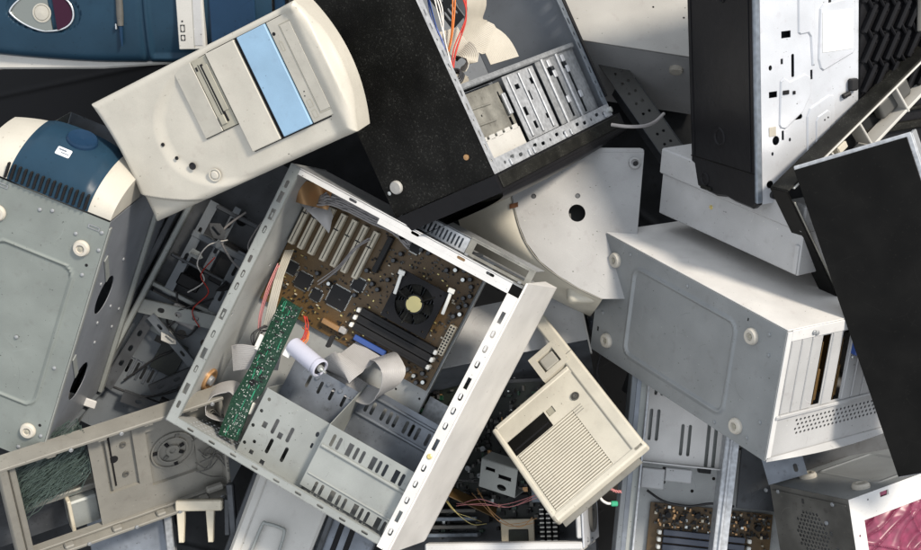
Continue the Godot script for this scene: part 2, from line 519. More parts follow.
func _ready() -> void:
	rng.seed = 20
	heap = Transform3D(Basis(Vector3.RIGHT, -deg_to_rad(PITCH)), v(0, 0.80, 0))
	# camera
	var cam := Camera3D.new()
	cam.name = "camera"
	add_child(cam)
	cam.transform = heap * Transform3D(Basis(), v(0, 0, 2.18))
	cam.fov = 22.0
	cam.near = 0.05
	cam.far = 200.0
	cam.current = true
	# sky, sun and exposure
	var e := Environment.new()
	var sky := Sky.new()
	var sm := ProceduralSkyMaterial.new()
	sm.sky_top_color = Color(0.90, 0.925, 0.96)
	sm.sky_horizon_color = Color(0.97, 0.97, 0.97)
	sm.sky_curve = 0.2
	sm.ground_bottom_color = Color(0.12, 0.11, 0.10)
	sm.ground_horizon_color = Color(0.35, 0.34, 0.33)
	sm.sky_energy_multiplier = 0.97
	sky.sky_material = sm
	e.background_mode = Environment.BG_SKY
	e.sky = sky
	e.tonemap_mode = Environment.TONE_MAPPER_LINEAR
	e.tonemap_exposure = 1.45
	e.sdfgi_enabled = true
	e.ssao_enabled = true
	e.ssil_enabled = true
	var we := WorldEnvironment.new()
	we.name = "world_environment"
	we.environment = e
	add_child(we)
	var sun := DirectionalLight3D.new()
	sun.name = "sun"
	add_child(sun)
	var to_sun := heap.basis * v(0.53, 0.43, 0.73)
	sun.look_at_from_position(to_sun * 5.0, Vector3.ZERO)
	sun.light_energy = 1.05
	sun.light_color = Color(1.0, 0.955, 0.89)
	sun.light_angular_distance = 9.0
	sun.shadow_enabled = true

	materials()
	common()
	ground()
	deep_cases()
	left_gap_case()
	right_open_case()
	board_case()
	pale_case_behind_bezel()
	grey_bottom_case()
	white_case_with_hole()
	top_white_case()
	perforated_rail()
	lower_right_case()
	slate_case()
	white_slim_case()
	black_tower()
	tray_bezel()
	black_end_case()
	bezel_frame()
	beige_bezel()
	sage_case()
	blue_bezel()
	open_case()
	open_case_contents()
	black_case()
	beige_tower()
	loose_wires()
	debris()
	group_repeats()


func common() -> void:
	# a round rubber foot, its ring and its screw
	var m := Mb.new()
	m.lathe(v(0, 0, -0.001), Vector3.BACK, [[0.0, 0.0], [0.0125, 0.0], [0.0125, 0.004], [0.0105, 0.0075], [0.0065, 0.0078], [0.0055, 0.0045], [0.0, 0.0045]], 28)
	shared.foot = m.mesh()
	m = Mb.new()
	m.lathe(v(0, 0, 0.003), Vector3.BACK, [[0.0035, 0.0], [0.0035, 0.0022], [0.0, 0.003]], 14)
	shared.foot_screw = m.mesh()
	m = Mb.new()
	m.lathe(Vector3.ZERO, Vector3.BACK, [[0.0032, 0.0], [0.003, 0.0012], [0.0018, 0.002], [0.0, 0.0022]], 12)
	shared.rivet = m.mesh()
	m = Mb.new()
	m.lathe(Vector3.ZERO, Vector3.BACK, [[0.0038, 0.0], [0.0038, 0.0018], [0.003, 0.0026], [0.0, 0.0026]], 6)
	shared.screw = m.mesh()

func foot(parent: Node3D, at: Transform3D, ring := "foot_cream", s := 1.0) -> void:
	var t := at
	t.basis = t.basis.scaled(v(s, s, s))
	var f := put("foot", shared.foot, M[ring], parent, t)
	put("foot_screw", shared.foot_screw, M.drive_dark, f)

func ground() -> void:
	var m := Mb.new()
	m.box(v(0, -0.05, 0), v(160, 0.1, 160))
	var o := MeshInstance3D.new()
	o.name = "ground"
	o.mesh = m.mesh()
	o.material_override = M.soil
	add_child(o)
	tag(o, "dark bare earth below the heap of computer cases", "", "", "structure")

# embossed sheet: f(x, y) gives the height
func sheet(x0: float, y0: float, x1: float, y1: float, nx: int, ny: int, f: Callable, t := 0.0012) -> Mb:
	var m := Mb.new()
	m.surf(nx, ny, func(u, w): return v(lerpf(x0, x1, u), lerpf(y0, y1, w), f.call(lerpf(x0, x1, u), lerpf(y0, y1, w))))
	var a := [v(x0, y0, 0), v(x1, y0, 0), v(x1, y1, 0), v(x0, y1, 0)]
	for k in 4:
		var d := v(0, 0, -t)
		m.quad(a[k] + d, a[(k + 1) % 4] + d, a[(k + 1) % 4], a[k])
	m.quad(a[0] + v(0, 0, -t), a[3] + v(0, 0, -t), a[2] + v(0, 0, -t), a[1] + v(0, 0, -t))
	return m

func round_box(x: float, y: float, hx: float, hy: float, r: float) -> float:
	var q := Vector2(absf(x) - hx + r, absf(y) - hy + r)
	return Vector2(maxf(q.x, 0), maxf(q.y, 0)).length() + minf(maxf(q.x, q.y), 0.0) - r

# a pressed groove with a raised bead along a rounded rectangle
func bead(d: float, w: float, h: float) -> float:
	var k := clampf(absf(d) / w, 0.0, 1.0)
	return h * (0.5 + 0.5 * cos(PI * k))

# six walls of a closed case, one part each; the front face of the frame (z = 0) is left to the caller
func case_walls(o: Node3D, x: float, y: float, d: float, mats: Dictionary, z0 := 0.0) -> void:
	var t := 0.0012
	for s in [["side_panel", v(x - t * 0.5, 0, (z0 - d) * 0.5), v(t, y * 2, d + z0), "right"], ["side_panel", v(-x + t * 0.5, 0, (z0 - d) * 0.5), v(t, y * 2, d + z0), "left"],
			["end_panel", v(0, y - t * 0.5, (z0 - d) * 0.5), v(x * 2 - t * 2, t, d + z0), "top"], ["end_panel", v(0, -y + t * 0.5, (z0 - d) * 0.5), v(x * 2 - t * 2, t, d + z0), "bottom"],
			["back_panel", v(0, 0, -d - t * 0.5), v(x * 2, y * 2, t), "back"]]:
		if mats.get(s[3], "") == "none": continue
		var m := Mb.new()
		m.box(s[1], s[2])
		part(s[0], m, M[mats.get(s[3], mats.all)], o)

# dark cases that fill the depth of the heap
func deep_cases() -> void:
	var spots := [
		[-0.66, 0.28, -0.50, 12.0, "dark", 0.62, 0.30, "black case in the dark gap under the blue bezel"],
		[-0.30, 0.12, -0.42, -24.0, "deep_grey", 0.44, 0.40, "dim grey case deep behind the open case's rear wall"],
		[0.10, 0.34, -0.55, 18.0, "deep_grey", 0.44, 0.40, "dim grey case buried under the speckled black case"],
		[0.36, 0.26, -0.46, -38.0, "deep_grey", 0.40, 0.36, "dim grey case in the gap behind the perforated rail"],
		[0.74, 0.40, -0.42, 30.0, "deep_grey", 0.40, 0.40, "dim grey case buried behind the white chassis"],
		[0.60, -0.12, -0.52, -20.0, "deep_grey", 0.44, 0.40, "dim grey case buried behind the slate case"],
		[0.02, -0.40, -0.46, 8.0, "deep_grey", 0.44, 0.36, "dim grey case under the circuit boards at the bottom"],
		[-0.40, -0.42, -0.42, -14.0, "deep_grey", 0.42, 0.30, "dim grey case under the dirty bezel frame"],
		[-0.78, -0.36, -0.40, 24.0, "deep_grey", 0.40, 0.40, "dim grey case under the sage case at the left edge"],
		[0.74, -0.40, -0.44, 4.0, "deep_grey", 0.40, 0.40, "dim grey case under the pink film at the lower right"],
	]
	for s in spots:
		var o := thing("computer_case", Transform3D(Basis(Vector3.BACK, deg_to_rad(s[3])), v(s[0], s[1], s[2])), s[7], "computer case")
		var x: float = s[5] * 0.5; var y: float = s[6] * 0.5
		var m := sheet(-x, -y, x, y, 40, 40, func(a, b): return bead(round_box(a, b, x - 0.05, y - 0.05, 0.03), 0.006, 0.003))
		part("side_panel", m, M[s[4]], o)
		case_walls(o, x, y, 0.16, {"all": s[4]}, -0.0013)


# ---------------------------------------------------------------- the open case in the middle

const OX := 0.2045
const OY := 0.225
const OD := 0.155

func open_case() -> void:
	var o := thing("open_computer_case", T3(0.8626,-0.4661,0.1966,0.4522,0.8847,0.1132,-0.2267,-0.0088,0.9739, -0.1846,-0.1227,0.0259),
		"large open grey case with a brown motherboard and cages inside, its side cover gone", "computer case")
	var t := 0.0012
	var m := Mb.new()
	# floor: the motherboard tray, which ends short of the power supply bay
	m.X = off(0, 0, -OD)
	m.plate(-OX + t, -OY + t, 0.122, OY - t, t, [[0.07, -0.035, 0.004, 0.004, 1], [0.112, -0.03, 0.004, 0.004, 1], [-0.05, -0.045, 0.005, 0.005, 1], [0.10, -0.09, 0.02, 0.006, 2]])
	var tray := part("motherboard_tray", m, M.case_inside, o)
	m = Mb.new(); m.cbox(v(0.1215, 0, -OD + 0.004), v(0.0012, 2 * OY - 0.004, 0.011), 0.0003)
	part("tray_lip", m, M.case_inside, tray)
	m = Mb.new()
	m.X = off(0, 0, -OD - 0.012); m.plate(0.124, -OY + t, OX - t, -0.02, t)
	part("bay_floor", m, M.steel_dull, o)
	# left wall, seen from inside
	m = Mb.new(); m.X = fr(v(-OX, 0, 0), Vector3.UP * -1.0, Vector3.BACK * -1.0)
	m.X = fr(v(-OX + t, 0, 0), Vector3.UP, Vector3.BACK)
	m.plate(-OY, -OD - 0.012, OY, 0, t, [[-0.162, -0.098, 0.03, 0.03, 1], [0.05, -0.12, 0.006, 0.006, 1], [-0.04, -0.06, 0.006, 0.006, 1]])
	part("bottom_wall", m, M.case_inside, o)
	# front wall with its sound holes
	var holes := []
	for i in 9:
		for j in 6: holes.append([-0.178 + i * 0.009, -0.045 - j * 0.011, 0.0045, 0.0045, 1])
	m = Mb.new(); m.X = fr(v(0, -OY + t, 0), v(-1, 0, 0), Vector3.BACK)
	var hh := []
	for q in holes: hh.append([-q[0], q[1], q[2], q[3], 1])
	m.plate(-OX + t, -OD - 0.012, OX - t, 0, t, hh)
	part("front_wall", m, M.case_inside, o)
	# rear wall: slats and the power supply opening
	hh = []
	for i in 16: hh.append([0.006 - i * 0.0064, -0.075, 0.003, 0.10, 2])
	hh.append([0.145, -0.078, 0.088, 0.105, 0])
	m = Mb.new(); m.X = fr(v(0, OY, 0), Vector3.RIGHT, Vector3.BACK * -1.0)
	var flipped := []
	for q in hh: flipped.append([absf(q[0]) if q[0] > 0.1 else q[0] + 0.1, -q[1], q[2], q[3], q[4]])
	m.X = fr(v(0, OY - t, 0), v(1, 0, 0), v(0, 0, -1))
	m.plate(-OX + t, 0, OX - t, OD + 0.012, t, flipped)
	part("rear_wall", m, M.steel_dull, o)
	hh = []
	for i in 15: hh.append([-0.012 + i * 0.0068, 0.012, 0.0032, 0.017, 2])
	m = Mb.new(); m.X = off(0, OY, -0.028); m.plate(-0.02, 0.0005, 0.094, 0.024, 0.0012, hh)
	var ledge := part("vented_ledge", m, M.steel, o)
	m = Mb.new(); m.box(v(0.037, OY + 0.012, -0.05), v(0.11, 0.022, 0.002)); part("ledge_back", m, M.steel_blue, ledge)
	m = Mb.new(); m.X = off(0, OY, -0.030); m.plate(0.0945, 0.0005, 0.205, 0.028, 0.0012, [[0.15, 0.014, 0.09, 0.018, 0]])
	part("supply_ledge", m, M.steel_warm, ledge)
	m = Mb.new(); m.cbox(v(0.09, OY + 0.0255, -0.075), v(0.225, 0.0015, 0.09), 0.0004); part("ledge_side", m, M.steel_dull, ledge)
	for q in [[0.099, 0.006], [0.191, 0.006]]:
		m = Mb.new(); m.cbox(v(q[0], OY + 0.001, -0.078), v(q[1], 0.004, 0.115), 0.001)
		part("supply_frame", m, M.steel_dull, o)
	# the turned-in rims round the opening
	hh = []
	for y in [0.193, 0.171, 0.141, 0.115, 0.064, 0.038, 0.016, -0.033, -0.068, -0.102, -0.13, -0.165, -0.193]:
		var k := int(absf(y) * 1000) % 3
		hh.append([-OX + 0.0085, y, 0.0055 if k else 0.0075, 0.013 if k else 0.018, 2 if k else 0])
	m = Mb.new(); m.plate(-OX, -OY, -OX + 0.0175, OY, 0.0016, hh)
	var rim := part("rim", m, M.case_grey, o)
	m = Mb.new(); m.cbox(v(-OX + 0.0172, 0, -0.004), v(0.001, 2 * OY - 0.03, 0.008), 0.0003)
	part("rim_fold", m, M.case_grey, rim)
	for y in [0.141, 0.115, 0.038, 0.016, -0.033, -0.068, -0.13]:
		m = Mb.new(); m.cbox(v(-OX + 0.0085, y - 0.001, -0.001), v(0.0026, 0.008, 0.0012), 0.0003)
		part("tongue", m, M.case_grey, rim)
	hh = [[0.02, OY - 0.006, 0.014, 0.0045, 2], [0.10, OY - 0.006, 0.014, 0.0045, 2], [0.15, OY - 0.006, 0.014, 0.0045, 2], [-0.09, OY - 0.006, 0.014, 0.0045, 2]]
	m = Mb.new(); m.plate(-OX + 0.0176, OY - 0.0105, OX - 0.0182, OY, 0.0016, hh)
	rim = part("rim", m, M.white_paint, o)
	m = Mb.new(); m.plate(-0.04, OY - 0.019, OX - 0.0182, OY - 0.0106, 0.0016)
	part("rim_step", m, M.white_paint, rim)
	hh = []
	for i in 9: hh.append([-0.16 + i * 0.04, -OY + 0.006, 0.012, 0.0045, 2])
	m = Mb.new(); m.plate(-OX + 0.0176, -OY, OX - 0.0182, -OY + 0.0125, 0.0016, hh)
	rim = part("rim", m, M.case_grey, o)
	m = Mb.new(); m.cbox(v(0, -OY + 0.0121, -0.004), v(2 * OX - 0.04, 0.001, 0.008), 0.0003)
	part("rim_fold", m, M.case_grey, rim)
	# the white top cover: flange with slots, then the outer face
	hh = []
	var ys := [0.17, 0.142, 0.117, 0.091, 0.059, 0.036, 0.012, -0.014, -0.046, -0.086, -0.114, -0.142, -0.17, -0.197]
	for i in ys.size():
		var wide: bool = i % 4 == 0
		hh.append([OX - 0.009, ys[i], 0.0062 if wide else 0.0068, 0.019 if wide else 0.0125, 0 if wide else 2])
	m = Mb.new(); m.X = off(0, 0, 0.0022); m.plate(OX - 0.018, -OY - 0.002, OX, OY - 0.018, 0.002, hh)
	var cover := part("top_cover", m, M.bright_white, o)
	for i in ys.size():
		if i % 4 == 0: continue
		m = Mb.new(); m.cbox(v(OX - 0.0098, ys[i] + 0.0015, 0.0008), v(0.0036, 0.0095, 0.0016), 0.0004)
		part("tongue", m, M.white_paint, cover)
	m = Mb.new()
	m.X = fr(v(0, -OY - 0.004, 0), Vector3.RIGHT, v(0, 0, 1))
	m.poly([Vector2(OX + 0.0003, 0.0024), Vector2(OX + 0.003, 0.001), Vector2(OX + 0.022, -0.15), Vector2(OX + 0.021, -0.167), Vector2(OX + 0.0002, -0.167)], 2 * OY + 0.012)
	m.X = fr(v(0, -OY - 0.004, 0), v(1, 0, 0), v(0, 0, 1))
	part("outer_face", m, M.bright_white, cover)
	m = Mb.new(); m.lathe(v(OX - 0.009, -0.066, 0.0022), Vector3.BACK, [[0.0, 0.0], [0.0042, 0.0], [0.0042, 0.0012], [0.0028, 0.002], [0.0, 0.0014]], 12)
	part("screw", m, M.brass, cover)
	motherboard(o)
	cages(o)
	# the speaker on the left wall
	m = Mb.new(); m.X = fr(v(-OX + t, -0.162, -0.098), v(0, 1, 0), v(0, 0, 1))
	m.lathe(Vector3.ZERO, Vector3.BACK, [[0.0, 0.002], [0.012, 0.002], [0.0155, 0.005], [0.019, 0.005], [0.0205, 0.003], [0.0205, 0.0]], 32)
	var sp := part("speaker", m, M.copper, o)
	m = Mb.new(); m.X = fr(v(-OX + t, -0.162, -0.098), v(0, 1, 0), v(0, 0, 1)); m.cyl(v(0, 0, 0.002), Vector3.BACK, 0.009, 0.006, 20, 0.008)
	part("magnet", m, M.steel_dull, sp)

func motherboard(o: Node3D) -> void:
	var z := -OD + 0.008
	var r := RandomNumberGenerator.new(); r.seed = 77
	var m := Mb.new()
	m.cbox(v(-0.0425, 0.094, z - 0.0008), v(0.319, 0.212, 0.0016), 0.0002)
	var b := part("motherboard", m, M.brown_board, o)
	# expansion slots
	var slot := Mb.new()
	slot.cbox(v(0, 0, 0.0065), v(0.0098, 0.0848, 0.013), 0.0008)
	var ms := slot.mesh()
	var key := Mb.new(); key.box(v(0, 0, 0.0125), v(0.0014, 0.078, 0.0012)); key.box(v(0, 0.014, 0.0132), v(0.0085, 0.0022, 0.0006))
	var mk := key.mesh()
	for x in [-0.194, -0.176, -0.1555, -0.1335, -0.1125, -0.0925, -0.0715]:
		var s := put("expansion_slot", ms, M.ivory, b, off(x, 0.136, z))
		put("slot_contact", mk, M.chip, s)
	var s2 := put("expansion_slot", ms, M.chip, b, off(-0.046, 0.150, z, 0.0))
	s2.scale = v(0.9, 0.75, 1)
	# chips
	for c in [[-0.082, 0.052, 0.034], [-0.148, 0.048, 0.026], [-0.118, 0.038, 0.018], [-0.176, 0.058, 0.02], [-0.062, 0.087, 0.02], [-0.005, 0.185, 0.018]]:
		m = Mb.new(); m.cbox(v(c[0], c[1], z + 0.0015), v(c[2], c[2], 0.003), 0.0004)
		var ch := part("chip", m, M.chip, b)
		m = Mb.new()
		var n := int(c[2] / 0.0025)
		for k in n:
			for sd in [-1, 1]:
				m.box(v(c[0] + (k - n * 0.5 + 0.5) * 0.0022, c[1] + sd * (c[2] * 0.5 + 0.001), z + 0.0006), v(0.0009, 0.0024, 0.0006))
				m.box(v(c[0] + sd * (c[2] * 0.5 + 0.001), c[1] + (k - n * 0.5 + 0.5) * 0.0022, z + 0.0006), v(0.0024, 0.0009, 0.0006))
		part("chip_pins", m, M.solder, ch)
	# processor cooler
	var cx := 0.043; var cy := 0.108
	m = Mb.new()
	for i in 16: m.box(v(cx - 0.034 + i * 0.0045, cy, z + 0.013), v(0.0012, 0.066, 0.022))
	m.box(v(cx, cy, z + 0.003), v(0.07, 0.07, 0.004))
	part("heat_sink", m, M.dim_metal, b)
	m = Mb.new(); m.X = off(cx, cy, z + 0.037)
	m.plate(-0.041, -0.041, 0.041, 0.041, 0.004, [[0, 0, 0.064, 0.064, 1], [-0.032, -0.032, 0.004, 0.004, 1], [0.032, 0.032, 0.004, 0.004, 1], [0.032, -0.032, 0.004, 0.004, 1], [-0.032, 0.032, 0.004, 0.004, 1]])
	m.lathe(v(0, 0, -0.013), Vector3.BACK, [[0.036, 0.0], [0.036, 0.009]], 32)
	var fan := part("cooling_fan", m, M.black, b)
	m = Mb.new(); m.X = off(cx, cy, z + 0.034)
	for k in 7:
		var a := TAU * k / 7.0
		var u := v(cos(a), sin(a), 0); var w := v(-sin(a), cos(a), 0)
		var f := func(p: float, q: float) -> Vector3:
			var rr: float = lerpf(0.014, 0.031, p)
			var s: float = (q - 0.5) * 0.017 * (0.7 + 0.6 * p) + 0.006 * p
			return u * rr + w * s + v(0, 0, -0.007 * q)
		m.surf(4, 3, f)
	part("fan_blades", m, M.black_grey, fan)
	m = Mb.new(); m.X = off(cx, cy, z + 0.0365)
	m.cyl(v(0, 0, -0.010), Vector3.BACK, 0.0155, 0.0102, 28)
	part("fan_hub", m, M.chip, fan)
	m = Mb.new(); m.X = off(cx, cy, z + 0.0369)
	m.cyl(Vector3.ZERO, Vector3.BACK, 0.0130, 0.0005, 28)
	part("fan_sticker", m, M.fan_yellow, fan)
	for a in [0.8, 2.9, 4.6]:
		m = Mb.new(); m.X = off(cx, cy, z + 0.038, a); m.cbox(v(0.024, 0, 0), v(0.024, 0.003, 0.0016), 0.0004)
		part("fan_arm", m, M.black_grey, fan)
	# white levers of the cooler clip
	for l in [[0.003, 0.148, 0.008, 0.108], [0.088, 0.160, 0.092, 0.116]]:
		var a := v(l[0], l[1], z + 0.043); var c := v(l[2], l[3], z + 0.040)
		m = Mb.new(); var d := (c - a); var ln := d.length()
		m.X = fr((a + c) * 0.5, d.normalized().cross(Vector3.BACK).normalized(), d.normalized())
		m.cbox(Vector3.ZERO, v(0.0055, ln, 0.003), 0.001)
		m.cbox(v(0, -ln * 0.5 + 0.004, 0.001), v(0.011, 0.008, 0.004), 0.001)
		part("clip_lever", m, M.white_plastic, b)
	# memory sockets
	for i in 3:
		m = Mb.new(); m.cbox(v(0.033, 0.053 - i * 0.0135, z + 0.006), v(0.138, 0.0122, 0.012), 0.0008)
		m.box(v(0.033, 0.053 - i * 0.0135, z + 0.0122), v(0.13, 0.0018, 0.001))
		var so := part("memory_socket", m, M.chip, b)
		for sx in [-0.039, 0.105]:
			m = Mb.new(); m.cbox(v(sx, 0.053 - i * 0.0135, z + 0.009), v(0.006, 0.0075, 0.018), 0.0012)
			part("latch", m, M.white_plastic, so)
	# power connector with its grid of pins
	m = Mb.new(); m.cbox(v(0.111, 0.078, z + 0.006), v(0.011, 0.052, 0.012), 0.0006)
	var pc := part("power_connector", m, M.ivory, b)
	m = Mb.new()
	for i in 10:
		for j in 2: m.box(v(0.1085 + j * 0.005, 0.078 + (i - 4.5) * 0.005, z + 0.0122), v(0.003, 0.003, 0.0008))
	part("pin_holes", m, M.chip, pc)
	# blue drive connector, and a brown one
	m = Mb.new(); m.cbox(v(0.002, 0.010, z + 0.006), v(0.058, 0.009, 0.012), 0.001)
	part("drive_connector", m, M.connector_blue, b)
	m = Mb.new(); m.cbox(v(-0.070, 0.008, z + 0.005), v(0.036, 0.009, 0.010), 0.001)
	part("drive_connector", m, M.copper, b)
	m = Mb.new(); m.cbox(v(-0.049, 0.010, z + 0.006), v(0.012, 0.010, 0.013), 0.001)
	part("plug", m, M.ribbon, b)
	# capacitors standing up, singly
	var cap := Mb.new()
	cap.lathe(Vector3.ZERO, Vector3.BACK, [[0.0038, 0.0], [0.0040, 0.001], [0.0040, 0.011], [0.0034, 0.012], [0.0, 0.0116]], 14)
	var cm := cap.mesh()
	var tip := Mb.new(); tip.cyl(v(0, 0, 0.0118), Vector3.BACK, 0.0031, 0.0006, 12)
	var tm := tip.mesh()
	for q in [[0.007, 0.187], [0.020, 0.188], [0.059, 0.177], [0.072, 0.184], [0.085, 0.190], [0.100, 0.182], [0.107, 0.172], [0.112, 0.158], [0.104, 0.150], [0.113, 0.142], [0.104, 0.134], [0.111, 0.125], [0.103, 0.117], [0.090, 0.176],
			[-0.020, 0.118], [-0.028, 0.096], [-0.058, 0.115], [-0.04, 0.10], [-0.105, 0.066], [0.062, 0.004], [0.076, 0.006], [0.09, 0.002], [0.101, 0.012], [0.108, 0.0], [0.098, -0.006], [0.045, 0.196], [-0.02, 0.165], [-0.026, 0.150], [-0.13, 0.072], [-0.058, 0.07]]:
		var c := put("capacitor", cm, M.chip, b, off(q[0], q[1], z))
		put("capacitor_top", tm, M.solder if int(q[0] * 1e4) % 3 == 0 else M.dim_metal, c)
	# rear connectors along the upper edge
	for q in [[0.075, 0.206, 0.034, "copper"], [0.03, 0.206, 0.03, "steel_dull"], [0.104, 0.204, 0.018, "copper"], [-0.008, 0.205, 0.022, "chip"]]:
		m = Mb.new(); m.cbox(v(q[0], q[1], z + 0.008), v(q[2], 0.014, 0.016), 0.001)
		part("port", m, M[q[3]], b)
	# the small parts that nobody could count
	var names := [["board_components", "chip", 420], ["board_components", "brass", 90], ["board_components", "umber", 320], ["board_components", "ivory", 40]]
	for k in names.size():
		m = Mb.new()
		for i in names[k][2]:
			var x := r.randf_range(-0.198, 0.114); var y := r.randf_range(-0.008, 0.196)
			if x < -0.06 and y > 0.088: continue
			var s := r.randf_range(0.0012, 0.0045)
			m.box(v(x, y, z + 0.001), v(s, r.randf_range(0.0012, 0.003), r.randf_range(0.0014, 0.0045)))
		var q := part(names[k][0], m, M[names[k][1]], b)
		q.set_meta("kind", "stuff")

func cages(o: Node3D) -> void:
	var m := Mb.new()
	# small cage: top plate with slots, walls, and the lower plate behind it
	var holes := []
	for i in 2:
		for j in 2: holes.append([-0.052 + i * 0.028 + j * 0.006, -0.158 - j * 0.032, 0.0062, 0.026, 2])
	holes.append_array([[-0.068, -0.164, 0.008, 0.010, 0], [-0.038, -0.167, 0.008, 0.010, 0], [-0.08, -0.125, 0.006, 0.006, 1], [-0.083, -0.147, 0.006, 0.006, 1], [-0.085, -0.174, 0.006, 0.006, 1], [-0.085, -0.205, 0.006, 0.006, 1], [-0.068, -0.213, 0.007, 0.007, 0], [-0.045, -0.219, 0.008, 0.008, 0], [-0.071, -0.196, 0.006, 0.006, 1], [0.015, -0.135, 0.006, 0.009, 1], [0.015, -0.155, 0.004, 0.009, 2]])
	m.X = off(0, 0, -0.042); m.plate(-0.0905, -OY + 0.002, 0.0285, -0.110, 0.0011, holes)
	var c := part("drive_cage", m, M.case_grey, o)
	for q in [[-0.0905, -0.002], [0.0285, 0.0]]:
		m = Mb.new(); m.X = fr(v(q[0], -0.167, -0.0425), v(0, 1, 0), v(0, 0, 1))
		m.plate(-0.056, -0.105, 0.057, -0.001, 0.0011, [[-0.03, -0.03, 0.02, 0.005, 2], [0.02, -0.03, 0.02, 0.005, 2], [-0.03, -0.06, 0.02, 0.005, 2], [0.02, -0.06, 0.02, 0.005, 2]])
		part("cage_wall", m, M.case_grey, c)
	holes = []
	for i in 4: holes.append([-0.055 + i * 0.022, -0.085, 0.0055, 0.022, 2])
	m = Mb.new(); m.X = off(0, 0, -0.112); m.plate(-0.0905, -0.2, 0.03, -0.06, 0.0011, holes)
	part("cage_floor", m, M.case_blue, c)
	for q in holes:
		m = Mb.new(); m.lathe(v(q[0] + 0.011, -0.073, -0.112), Vector3.BACK, [[0.0035, 0.0], [0.003, 0.003], [0.0, 0.003]], 10)
		part("pressed_stud", m, M.case_blue, c)
	for q in [[0.029, -0.213], [0.029, -0.133]]:
		m = Mb.new(); m.cbox(v(q[0], q[1], -0.0405), v(0.004, 0.018, 0.003), 0.0008)
		part("cage_tab", m, M.case_grey, c)
	# large cage: plate with two rows of slots, far plate, end wall
	holes = []
	var xs := [0.046, 0.057, 0.076, 0.088, 0.099, 0.118, 0.129, 0.140, 0.159, 0.170]
	for i in xs.size():
		var wide: bool = i in [2, 5, 8]
		holes.append([xs[i], -0.1255, 0.0085 if wide else 0.0055, 0.021, 2 if not wide else 0])
		holes.append([xs[i] + 0.008, -0.205, 0.0085 if wide else 0.0052, 0.022, 2 if not wide else 0])
	m = Mb.new(); m.X = off(0, 0, -0.022); m.plate(0.0305, -OY + 0.013, OX - 0.0025, -0.105, 0.0012, holes)
	c = part("drive_cage", m, M.case_grey, o)
	m = Mb.new(); m.tube([v(0.034, -0.1405, -0.0215), v(0.19, -0.1405, -0.0215)], 0.0032, 8)
	part("pressed_rib", m, M.case_grey, c)
	m = Mb.new(); m.tube([v(0.034, -0.189, -0.0225), v(0.19, -0.189, -0.0225)], 0.0022, 8)
	part("pressed_rib", m, M.case_grey, c)
	holes = []
	for i in xs.size(): holes.append([xs[i], -0.076, 0.0058, 0.022, 2])
	m = Mb.new(); m.X = off(0, 0, -0.128); m.plate(0.0305, -OY + 0.013, OX - 0.0025, -0.046, 0.0012, holes)
	part("far_plate", m, M.case_blue, c)
	m = Mb.new(); m.tube([v(0.034, -0.058, -0.1275), v(0.19, -0.058, -0.1275)], 0.003, 8)
	part("pressed_rib", m, M.case_blue, c)
	m = Mb.new(); m.tube([v(0.034, -0.094, -0.1275), v(0.19, -0.094, -0.1275)], 0.003, 8)
	part("pressed_rib", m, M.case_blue, c)
	m = Mb.new()
	m.X = fr(v(0.0312, 0, 0), v(0, 1, 0), v(0, 0, 1))
	m.poly([Vector2(-OY + 0.013, -0.023), Vector2(-0.105, -0.023), Vector2(-0.046, -0.127), Vector2(-OY + 0.013, -0.127)], 0.0012)
	part("cage_wall", m, M.case_grey, c)

